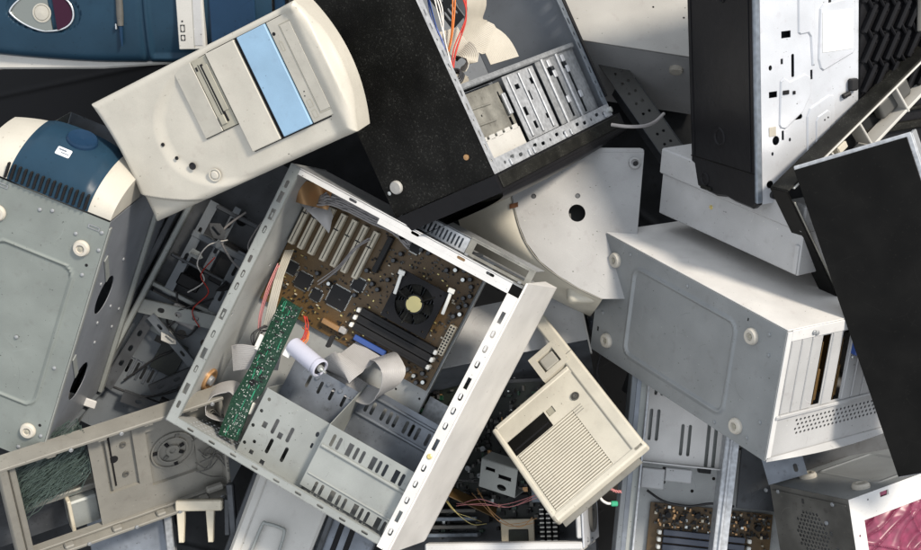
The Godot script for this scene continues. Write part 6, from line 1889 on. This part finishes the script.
	for q in [[M.wire_black, 0.0022, [v(-0.08, -0.08, -0.02), v(-0.04, -0.075, -0.012), v(0.0, -0.065, -0.012), v(0.04, -0.03, -0.01), v(0.07, 0.0, -0.015)], "thick dark cable curving over the pale tray in the left gap"],
			[M.wire_black, 0.0018, [v(-0.04, 0.12, -0.01), v(-0.02, 0.08, 0.0), v(-0.03, 0.05, 0.0), v(0.0, 0.03, -0.01), v(-0.02, 0.0, -0.015), v(-0.05, -0.06, -0.02)], "dark cable twisting down through the left gap"],
			[M.wire_grey, 0.002, [v(0.0, 0.30, 0.0), v(-0.02, 0.25, 0.01), v(0.01, 0.22, 0.01), v(0.05, 0.21, 0.008), v(0.08, 0.24, 0.0)], "grey cable looping at the top of the left gap"],
			[M.wire_black, 0.0018, [v(0.02, 0.14, -0.01), v(-0.01, 0.11, 0.005), v(-0.035, 0.08, 0.0), v(-0.02, 0.06, -0.01), v(0.01, 0.06, -0.01), v(0.02, 0.09, 0.0)], "dark loop of cable around the small pale connector in the left gap"]]:
		m = Mb.new(); m.tube(curve(q[2], 8), q[1], 7)
		single("cable", m, q[0], at, q[3], "cable")
	m = Mb.new(); m.cbox(Vector3.ZERO, v(0.055, 0.014, 0.006), 0.0015)
	single("white_strip", m, M.white_paint, at * Transform3D(Basis(Vector3.BACK, 0.14), v(-0.095, -0.10, 0.085)), "small white strip in the dark gap beside the vented blue tower", "plastic strip")


func right_open_case() -> void:
	var at := T3(0.9945,-0.1045,0.0052,0.1047,0.9933,-0.0497,0.0000,0.0500,0.9987, 0.3537,-0.3143,-0.1000)
	var o := thing("open_computer_case", at, "open case with upright metal rails and a white drive cage, under the slate case", "computer case")
	var m := Mb.new(); m.X = off(0, 0, -0.16); m.plate(-0.075, -0.22, 0.30, 0.16, 0.0012, [[0.03, -0.03, 0.006, 0.006, 1], [0.085, -0.02, 0.006, 0.006, 1], [0.10, -0.028, 0.010, 0.008, 1], [0.0, -0.035, 0.006, 0.006, 1], [0.05, -0.045, 0.006, 0.006, 1]])
	part("tray", m, M.case_inside, o)
	for q in [[-0.087, 0.003, 0.05, "case_dark"], [-0.079, 0.003, 0.04, "case_blue"], [-0.0705, 0.005, 0.04, "case_grey"]]:
		m = Mb.new(); m.cbox(v(q[0], -0.01, -q[2] * 0.5), v(q[1] + 0.006, 0.40, q[2]), 0.001)
		part("rail", m, M[q[3]], o)
	m = Mb.new(); m.cbox(v(-0.064, -0.01, 0.002), v(0.0035, 0.40, 0.010), 0.001); part("rail", m, M.steel, o)
	# rail at the right, slanting
	m = Mb.new(); m.X = Transform3D(Basis(Vector3.BACK, -0.02), v(0.083, -0.03, -0.02)); m.plate(-0.012, -0.15, 0.010, 0.13, 0.002, [[-0.003, 0.07, 0.004, 0.01, 2]])
	m.cbox(v(-0.012, -0.01, -0.02), v(0.002, 0.28, 0.04), 0.0005); m.cbox(v(-0.003, -0.01, 0.002), v(0.005, 0.28, 0.004), 0.001)
	part("rail", m, M.steel, o)
	# drive cage
	var holes := []
	for q in [[-0.048, 0.078], [-0.036, 0.078], [0.006, 0.058], [0.018, 0.058]]: holes.append([q[0], q[1] - 0.012, 0.0055, 0.052, 2])
	for q in [[-0.044, 0.125], [-0.034, 0.125]]: holes.append([q[0], q[1], 0.005, 0.02, 2])
	for q in [[0.049, 0.052], [0.061, 0.050]]: holes.append([q[0], q[1] - 0.01, 0.006, 0.075, 2])
	m = Mb.new(); m.X = off(0, 0, -0.05); m.plate(-0.070, 0.006, 0.078, 0.16, 0.0012, holes)
	var c := part("drive_cage", m, M.bright_white, o)
	m = Mb.new(); m.box(v(0.0, 0.08, -0.062), v(0.145, 0.15, 0.002)); part("cage_back", m, M.case_grey, c)
	m = Mb.new(); m.cbox(v(0.004, 0.0045, -0.052), v(0.148, 0.0022, 0.03), 0.0006); part("cage_fold", m, M.white_paint, c)
	for q in [[0.0, -0.019], [0.012, -0.019]]:
		pass
	m = Mb.new(); m.cbox(v(-0.036, -0.0215, -0.055), v(0.038, 0.033, 0.02), 0.0015); part("drive_end", m, M.case_white, c)
	m = Mb.new(); m.cbox(v(0.006, -0.0125, -0.056), v(0.044, 0.022, 0.02), 0.0015); part("drive_end", m, M.case_white, c)
	m = Mb.new(); m.cbox(v(0.052, 0.0, -0.075), v(0.02, 0.012, 0.02), 0.001); m.cbox(v(-0.014, -0.008, -0.06), v(0.008, 0.012, 0.02), 0.001); part("cage_gap", m, M.chip, c)
	# motherboard at the foot of the picture
	m = Mb.new(); m.cbox(v(0.085, -0.155, -0.152), v(0.21, 0.17, 0.0016), 0.0003)
	var b := part("motherboard", m, M.brown_board, o)
	for i in 4:
		m = Mb.new(); m.cbox(v(0.075, -0.118 - i * 0.0125, -0.146), v(0.14, 0.0098, 0.011), 0.0008); var s := part("memory_socket", m, M.socket_navy, b)
		for e in [-0.002, 0.152]:
			m = Mb.new(); m.cbox(v(e, -0.118 - i * 0.0125, -0.143), v(0.006, 0.007, 0.016), 0.001); part("latch", m, M.white_plastic, s)
	var r := RandomNumberGenerator.new(); r.seed = 9
	for k in [["chip", 150], ["copper", 60], ["umber", 90], ["solder", 16], ["ivory", 14]]:
		m = Mb.new()
		for i in k[1]:
			var y := r.randf_range(-0.112, -0.074) if i % 3 else r.randf_range(-0.23, -0.08)
			m.box(v(r.randf_range(-0.012, 0.185), y, -0.148), v(r.randf_range(0.0015, 0.005), r.randf_range(0.0015, 0.005), r.randf_range(0.002, 0.007)))
		part("board_components", m, M[k[0]], b).set_meta("kind", "stuff")
	for q in [[0.01, -0.088], [0.035, -0.092], [0.06, -0.085], [0.105, -0.09], [0.135, -0.088], [0.165, -0.095]]:
		m = Mb.new(); m.lathe(v(q[0], q[1], -0.151), Vector3.BACK, [[0.005, 0.0], [0.005, 0.014], [0.0, 0.014]], 14); part("capacitor", m, M.chip, b)
	m = Mb.new(); m.tube(curve([v(-0.03, -0.05, -0.14), v(0.0, -0.065, -0.13), v(0.04, -0.068, -0.125), v(0.08, -0.06, -0.13), v(0.12, -0.062, -0.14)], 8), 0.0022, 7)
	single("cable", m, M.wire_black, at, "dark cable arching over the brown board under the slate case", "cable")
	# slotted bracket to the right, below the slate case
	m = Mb.new(); m.plate(-0.035, -0.03, 0.03, 0.04, 0.0014, [[0.012, 0.012, 0.006, 0.022, 2], [0.022, 0.012, 0.006, 0.022, 2], [0.014, -0.015, 0.007, 0.014, 2]])
	single("slotted_bracket", m, M.case_blue, Transform3D(Basis(Vector3.BACK, 0.28), v(0.522, -0.300, -0.10)), "pale slotted metal bracket under the lower corner of the slate case", "bracket")
	m = Mb.new()
	m.X = off(0, 0, -0.10); m.cbox(v(0.24, 0.02, 0.0), v(0.25, 0.16, 0.004), 0.001)
	part("inner_wall", m, M.dim_metal, o)


func board_case() -> void:
	var at := T3(0.9673,0.0592,0.2466,-0.0424,0.9964,-0.0728,-0.2500,0.0600,0.9664, 0.1845,-0.4303,-0.1000)
	var o := thing("open_computer_case", at, "open white rimmed case full of dark circuit boards at the bottom edge", "computer case")
	var m := Mb.new(); m.cbox(v(-0.12, -0.0065, -0.012), v(0.265, 0.013, 0.024), 0.0025); var rim := part("rim", m, M.white_paint, o)
	m = Mb.new(); m.cbox(v(-0.12, -0.0145, -0.07), v(0.26, 0.003, 0.14), 0.0008); part("end_panel", m, M.off_white, o)
	m = Mb.new(); m.cbox(v(0.007, 0.09, -0.014), v(0.010, 0.17, 0.024), 0.0025); part("rim", m, M.white_paint, o)
	m = Mb.new(); m.cbox(v(0.0135, 0.08, -0.075), v(0.003, 0.18, 0.15), 0.0008); var wall := part("side_panel", m, M.white_metal, o)
	m = Mb.new(); m.X = fr(v(0.0152, 0.036, -0.079), v(0, 1, 0), v(0, 0, 1))
	m.lathe(Vector3.ZERO, Vector3.BACK, [[0.029, 0.0], [0.029, 0.004], [0.026, 0.006], [0.022, 0.004], [0.010, 0.003], [0.008, 0.006], [0.0, 0.007]], 36)
	part("round_speaker", m, M.taupe, wall)
	for q in [[0.075, -0.03], [0.0, -0.03], [0.075, -0.07], [-0.005, -0.075]]:
		put("screw", shared.screw, M.steel_dull, wall, fr(v(0.015, q[0], q[1]), v(0, 1, 0), v(0, 0, 1)))
	m = Mb.new(); m.box(v(-0.18, 0.10, -0.145), v(0.38, 0.33, 0.0016)); part("tray", m, M.dim_metal, o)
	m = Mb.new(); m.cbox(v(-0.125, 0.125, -0.137), v(0.26, 0.24, 0.0016), 0.0003); var b := part("motherboard", m, M.murky_board, o)
	b.position = v(-0.052, 0.014, 0.0)
	var z := -0.136
	m = Mb.new(); m.cbox(v(-0.066, -0.012, z + 0.024), v(0.058, 0.050, 0.008), 0.001); var so := part("processor_socket", m, M.ivory, b)
	m = Mb.new(); m.cbox(v(-0.064, -0.018, z + 0.029), v(0.034, 0.028, 0.003), 0.001); part("processor", m, M.murky_board, so)
	for i in 3:
		m = Mb.new(); m.cbox(v(-0.020 + i * 0.011, 0.0, z + 0.03), v(0.006, 0.075, 0.02), 0.0008); var s := part("memory_socket", m, M.chip, b)
		m = Mb.new()
		for k in 9: m.cbox(v(-0.020 + i * 0.011, -0.03 + k * 0.0075, z + 0.041), v(0.0075, 0.0022, 0.003), 0.0003)
		part("contacts", m, M.white_plastic, s)
	for q in [[-0.14, 0.03, 0.05, 0.045, 0.02, "chip"], [-0.10, 0.075, 0.03, 0.02, 0.012, "chip"], [-0.03, 0.06, 0.02, 0.04, 0.02, "steel_blue"], [-0.20, 0.07, 0.03, 0.05, 0.02, "dim_metal"], [-0.06, 0.045, 0.025, 0.018, 0.01, "chip"]]:
		m = Mb.new(); m.cbox(v(q[0], q[1], z + q[4] * 0.5 + 0.004), v(q[2], q[3], q[4]), 0.001); part("chip", m, M[q[5]], b)
	for i in 4:
		m = Mb.new(); m.cbox(v(-0.185, -0.012 + i * 0.014, z + 0.02 + i * 0.002), v(0.10, 0.0065, 0.028), 0.0008); part("expansion_slot", m, M.taupe if i % 2 else M.steel_blue, b)
	var r := RandomNumberGenerator.new(); r.seed = 21
	for k in [["chip", 220], ["umber", 120], ["taupe", 70], ["copper", 22], ["solder", 26], ["green_board", 60]]:
		m = Mb.new()
		for i in k[1]:
			m.box(v(r.randf_range(-0.25, 0.0), r.randf_range(-0.02, 0.24), z + 0.004), v(r.randf_range(0.0015, 0.009), r.randf_range(0.0015, 0.009), r.randf_range(0.004, 0.018)))
		part("board_components", m, M[k[0]], b).set_meta("kind", "stuff")
	for i in 12:
		m = Mb.new(); m.lathe(v(r.randf_range(-0.24, -0.02), r.randf_range(0.02, 0.14), z), Vector3.BACK, [[0.0045, 0.0], [0.0045, 0.014], [0.0, 0.014]], 12); part("capacitor", m, M.chip if i % 2 else M.steel_dull, b)
	# white bracket standing on the boards
	var w := thing("white_bracket", at * Transform3D(Basis.from_euler(v(0.25, -0.3, -0.30)), v(-0.125, 0.108, -0.05)), "small pale slotted metal bracket lying on the boards behind the beige bezel", "bracket")
	m = Mb.new(); m.X = off(0, 0, 0.018); m.plate(-0.034, -0.026, 0.034, 0.024, 0.0014, [[-0.016, 0.010, 0.018, 0.006, 0], [0.012, 0.003, 0.024, 0.007, 0], [0.008, -0.016, 0.018, 0.011, 1]])
	part("plate", m, M.case_grey, w)
	m = Mb.new(); m.cbox(v(-0.034, 0, 0), v(0.0014, 0.05, 0.034), 0.0004); m.cbox(v(0, 0.0245, 0), v(0.068, 0.0014, 0.034), 0.0004); m.cbox(v(0, -0.0265, 0), v(0.068, 0.0014, 0.034), 0.0004); part("sides", m, M.case_grey, w)
	m = Mb.new(); m.box(v(0, 0, 0.006), v(0.06, 0.044, 0.002)); part("inside", m, M.dark, w)
	# a card and wires across the boards
	m = Mb.new(); m.cbox(Vector3.ZERO, v(0.09, 0.0016, 0.04), 0.0003)
	single("circuit_card", m, M.brown_board, at * Transform3D(Basis.from_euler(v(0.3, 0.1, -0.5)), v(-0.19, 0.06, -0.085)), "brown card standing on edge left of the white bracket", "circuit board")
	for q in [[M.wire_pink, [v(-0.17, 0.055, -0.07), v(-0.12, 0.062, -0.05), v(-0.08, 0.055, -0.06), v(-0.03, 0.07, -0.06)], "thin pink wires crossing the boards below the white bracket"],
			[M.copper, [v(-0.14, 0.08, -0.07), v(-0.10, 0.035, -0.055), v(-0.07, 0.02, -0.06), v(-0.04, 0.03, -0.07)], "thin copper wires looping over the boards below the white bracket"],
			[M.brass, [v(-0.21, 0.09, -0.08), v(-0.18, 0.055, -0.07), v(-0.15, 0.03, -0.075), v(-0.13, 0.02, -0.09)], "brassy wires at the left of the dark boards"],
			[M.wire_black, [v(-0.22, 0.14, -0.08), v(-0.18, 0.10, -0.06), v(-0.12, 0.10, -0.07), v(-0.06, 0.11, -0.06), v(-0.02, 0.09, -0.08)], "black cables across the top of the dark boards"]]:
		m = Mb.new()
		for k in 3:
			var pp := []
			for s in q[1]: pp.append(s + v(r.randf_range(-0.006, 0.006), r.randf_range(-0.006, 0.006), k * 0.002))
			m.tube(curve(pp, 7), 0.0006, 5)
		single("wire", m, q[0], at * off(-0.04, 0.0, 0.0), q[2], "wire")


func pale_case_behind_bezel() -> void:
	var at := T3(0.9773,0.2026,0.0620,-0.1601,0.8979,-0.4101,-0.1388,0.3908,0.9099, 0.2143,-0.1076,-0.1985)
	var o := thing("pale_computer_case", at, "pale grey case corner showing between the open case and the slate case", "computer case")
	var m := Mb.new(); m.poly([Vector2(-0.30, 0), Vector2(0, 0), Vector2(0.001, 0.094), Vector2(-0.01, 0.099), Vector2(-0.30, 0.099)], 0.002, 0.001)
	part("side_panel", m, M.case_white, o)
	m = Mb.new(); m.cbox(v(0.0005, 0.035, -0.004), v(0.003, 0.12, 0.008), 0.001); part("fold", m, M.off_white, o)
	var F := Transform3D(Basis(v(1, 0, 0), v(0, 0, 1), v(0, -1, 0)), v(0, 0.001, 0))
	m = Mb.new(); m.X = F; m.plate(-0.30, -0.30, 0.0, -0.001, 0.0013, [[-0.06, -0.05, 0.004, 0.006, 1], [-0.12, -0.09, 0.004, 0.006, 1], [-0.16, -0.06, 0.004, 0.006, 1], [-0.09, -0.15, 0.004, 0.008, 1], [-0.2, -0.1, 0.004, 0.008, 1]])
	var bot := part("end_panel", m, M.case_blue, o)
	for q in [[-0.10, -0.04], [-0.14, -0.12], [-0.17, -0.10], [-0.07, -0.10]]:
		put("stud", shared.rivet, M.case_blue, bot, F * off(q[0], q[1], 0.0))
	m = Mb.new(); m.box(v(-0.15, 0.05, -0.16), v(0.294, 0.09, 0.30)); part("body", m, M.dim_metal, o)


func grey_bottom_case() -> void:
	var at := T3(0.9319,-0.3392,0.1284,0.3486,0.9354,-0.0593,-0.1000,0.1000,0.9899, -0.3482,-0.4052,-0.1600)
	var o := thing("light_grey_case", at, "light grey case with a wire handle, at the bottom edge under the large open case", "computer case")
	var m := Mb.new(); m.poly([Vector2(-0.014, -0.16), Vector2(0.11, -0.16), Vector2(0.12, 0.20), Vector2(-0.018, 0.20)], 0.02, 0.004)
	part("side_panel", m, M.off_white, o)
	m = Mb.new(); m.cbox(v(-0.004, 0.02, 0.001), v(0.014, 0.36, 0.006), 0.002); part("fold", m, M.off_white, o)
	m = Mb.new(); m.cbox(v(0.16, 0.02, -0.03), v(0.09, 0.36, 0.03), 0.003); part("side_panel", m, M.case_blue, o)
	m = Mb.new(); m.cbox(v(0.124, 0.02, -0.012), v(0.010, 0.36, 0.012), 0.002); part("post", m, M.dim_metal, o)
	for x in [0.145, 0.165]:
		m = Mb.new(); m.cbox(v(x, 0.0, -0.0144), v(0.009, 0.16, 0.003), 0.001); part("slot", m, M.dark, o)
	m = Mb.new(); m.tube(curve([v(0.022, -0.055, 0.006), v(0.024, 0.0, 0.008), v(0.030, 0.006, 0.009), v(0.055, 0.008, 0.009), v(0.064, 0.0, 0.009), v(0.066, -0.06, 0.006)], 6), 0.003, 8)
	part("handle", m, M.case_grey, o)
	m = Mb.new(); m.cbox(v(0.06, 0.02, -0.10), v(0.18, 0.34, 0.14), 0.002); part("body", m, M.dim_metal, o)
	# the off-white bracket near the lower edge
	var br := thing("white_clip", Transform3D(Basis(Vector3.BACK, 0.02), v(-0.4365, -0.397, -0.19)), "off-white plastic bracket with two legs, under the dirty bezel at the bottom edge", "plastic bracket")
	m = Mb.new(); m.cbox(v(0, 0.012, 0), v(0.078, 0.018, 0.02), 0.002); part("bar", m, M.ivory, br)
	for x in [-0.031, 0.018]:
		m = Mb.new(); m.poly([Vector2(x - 0.007, 0.004), Vector2(x + 0.007, 0.004), Vector2(x + 0.004, -0.05), Vector2(x - 0.004, -0.05)], 0.012, 0.001); part("leg", m, M.ivory, br, off(0, 0, 0.006))
	m = Mb.new(); m.cbox(v(0.045, -0.01, -0.01), v(0.008, 0.06, 0.02), 0.001); part("leg", m, M.dim_metal, br)
	# bluish panel beside it
	m = Mb.new(); m.cbox(Vector3.ZERO, v(0.13, 0.12, 0.006), 0.002)
	single("grey_plate", m, M.case_blue, Transform3D(Basis(Vector3.BACK, 0.16), v(-0.565, -0.445, -0.225)), "bluish grey plate under the lower rail of the dirty bezel", "metal plate")
	m = Mb.new(); m.cbox(Vector3.ZERO, v(0.014, 0.13, 0.02), 0.002)
	single("metal_strip", m, M.steel_dull, Transform3D(Basis(Vector3.BACK, 0.1), v(-0.490, -0.435, -0.21)), "upright metal strip left of the off-white bracket", "metal strip")
	m = Mb.new(); m.cbox(Vector3.ZERO, v(0.012, 0.11, 0.02), 0.002)
	single("metal_strip", m, M.dim_metal, Transform3D(Basis(Vector3.BACK, 0.08), v(-0.383, -0.405, -0.2)), "dim metal strip between the off-white bracket and the light grey case", "metal strip")


func loose_wires() -> void:
	var m := Mb.new()
	var p := curve([v(0.239, 0.238, -0.06), v(0.262, 0.234, -0.05), v(0.29, 0.236, -0.06), v(0.312, 0.246, -0.09), v(0.33, 0.262, -0.12)], 8)
	m.tube(p, 0.0028, 8)
	single("cable", m, M.wire_grey, Transform3D(), "grey cable from the corner of the speckled black case across the dark gap", "cable")
	m = Mb.new()
	for k in 2:
		var q := []
		for i in 26:
			var t := i / 25.0
			var c := v(lerpf(0.222, 0.252, t), lerpf(-0.320, -0.339, t) - 0.006 * sin(t * 3.0), -0.02 - 0.02 * t)
			q.append(c + v(0, cos(t * 22.0 + k * PI), sin(t * 22.0 + k * PI)) * 0.0016)
		m.tube(q, 0.0012, 5)
	single("twisted_wire", m, M.wire_pink, Transform3D(), "twisted red and white wire end at the right corner of the beige bezel", "wire")
	m = Mb.new()
	m.tube(curve([v(0.213, -0.323, -0.03), v(0.213, -0.336, -0.02), v(0.219, -0.349, -0.02), v(0.228, -0.355, -0.02), v(0.234, -0.355, -0.02)], 6), 0.0022, 7)
	single("lead", m, M.wire_white, Transform3D(), "pale lead hanging below the right corner of the beige bezel", "wire")
	m = Mb.new(); m.cbox(v(0.239, -0.3555, -0.02), v(0.011, 0.008, 0.007), 0.0015)
	single("plug", m, M.wire_green, Transform3D(), "small green plug on the pale lead by the beige bezel", "plug")


# small broken pieces and loose cords in the gaps
func debris() -> void:
	var r := RandomNumberGenerator.new(); r.seed = 33
	var m := Mb.new()
	var cords := [
		[M.wire_black, 0.0022, [v(-0.60, 0.20, -0.30), v(-0.56, 0.215, -0.27), v(-0.52, 0.205, -0.28), v(-0.50, 0.225, -0.29), v(-0.46, 0.215, -0.31)], "black cord lying in the dark gap under the blue front"],
		[M.wire_grey, 0.0018, [v(0.19, 0.15, -0.28), v(0.20, 0.12, -0.26), v(0.205, 0.08, -0.27), v(0.195, 0.05, -0.28)], "grey cord hanging in the dark slot right of the holed white case"],
		[M.wire_black, 0.0024, [v(0.215, -0.06, -0.26), v(0.222, -0.10, -0.24), v(0.24, -0.13, -0.25), v(0.235, -0.17, -0.26), v(0.25, -0.20, -0.26)], "black cord in the gap under the left corner of the slate case"],
		[M.wire_grey, 0.0016, [v(-0.34, 0.09, -0.24), v(-0.36, 0.05, -0.22), v(-0.35, 0.02, -0.23), v(-0.385, -0.01, -0.24), v(-0.40, -0.05, -0.25)], "thin grey cord against the left wall of the large open case"],
		[M.wire_red, 0.0011, [v(-0.42, 0.03, -0.24), v(-0.44, 0.0, -0.22), v(-0.43, -0.03, -0.235), v(-0.46, -0.06, -0.25), v(-0.45, -0.09, -0.26)], "thin red wire in the shadowed open case at the left"],
		[M.wire_white, 0.0012, [v(-0.40, 0.06, -0.25), v(-0.43, 0.05, -0.23), v(-0.45, 0.02, -0.24), v(-0.44, -0.01, -0.25), v(-0.47, -0.03, -0.26)], "thin pale wire in the shadowed open case at the left"],
		[M.wire_black, 0.002, [v(0.46, -0.30, -0.22), v(0.49, -0.29, -0.20), v(0.52, -0.31, -0.21), v(0.515, -0.34, -0.22)], "black cord beside the pale slotted bracket"]]
	for q in cords:
		m = Mb.new(); m.tube(curve(q[2], 8), q[1], 7)
		single("cord", m, q[0], Transform3D(), q[3], "cord")
	var bits := [
		[v(-0.50, 0.19, -0.32), 0.05, "dim_metal", "thin dim metal offcut in the dark gap under the blue front"],
		[v(-0.415, 0.075, -0.23), 0.04, "dim_metal", "bent dim metal strip under the lower edge of the beige tower"],
		[v(-0.455, 0.035, -0.245), 0.03, "case_grey", "small grey metal offcut among the cords at the left"],
		[v(-0.405, -0.02, -0.245), 0.03, "chip", "black plastic shard against the large open case's left wall"],
		[v(-0.50, -0.11, -0.255), 0.035, "off_white", "small white plastic shard on the pale tray at the left"],
		[v(0.225, -0.085, -0.25), 0.03, "case_blue", "small bluish metal piece below the left corner of the slate case"],
		[v(0.20, 0.09, -0.29), 0.04, "dim_metal", "dim bent metal piece in the slot right of the holed white case"],
		[v(0.545, -0.275, -0.20), 0.03, "chip", "black plastic bit behind the small grey case's upper edge"]]
	for q in bits:
		var s: float = q[1]
		var pts := []
		for k in 6: pts.append(Vector2(cos(TAU * k / 6.0) * s * r.randf_range(0.35, 0.6), sin(TAU * k / 6.0) * s * r.randf_range(0.15, 0.4)))
		m = Mb.new(); m.poly(pts, 0.002)
		m.cbox(v(0, 0, 0.003), v(s * 0.5, s * 0.08, 0.006), 0.0008)
		single("shard", m, M[q[2]], Transform3D(Basis.from_euler(v(r.randf_range(-0.5, 0.5), r.randf_range(-0.5, 0.5), r.randf() * TAU)), q[0]), q[3], "broken piece")


func group_repeats() -> void:
	var phrases := {"computer case": "discarded computer cases in the heap", "ribbon cable": "grey and cream ribbon cables", "wire": "loose wires", "cable": "loose cables", "cord": "cords in the gaps",
		"broken piece": "broken pieces in the gaps", "bezel": "loose plastic bezels", "bracket": "metal brackets in the heap", "plug": "small plugs", "circuit board": "loose circuit boards", "metal strip": "metal strips at the bottom edge"}
	for c in get_children():
		if c.has_meta("category") and phrases.has(c.get_meta("category")): c.set_meta("group", phrases[c.get_meta("category")])
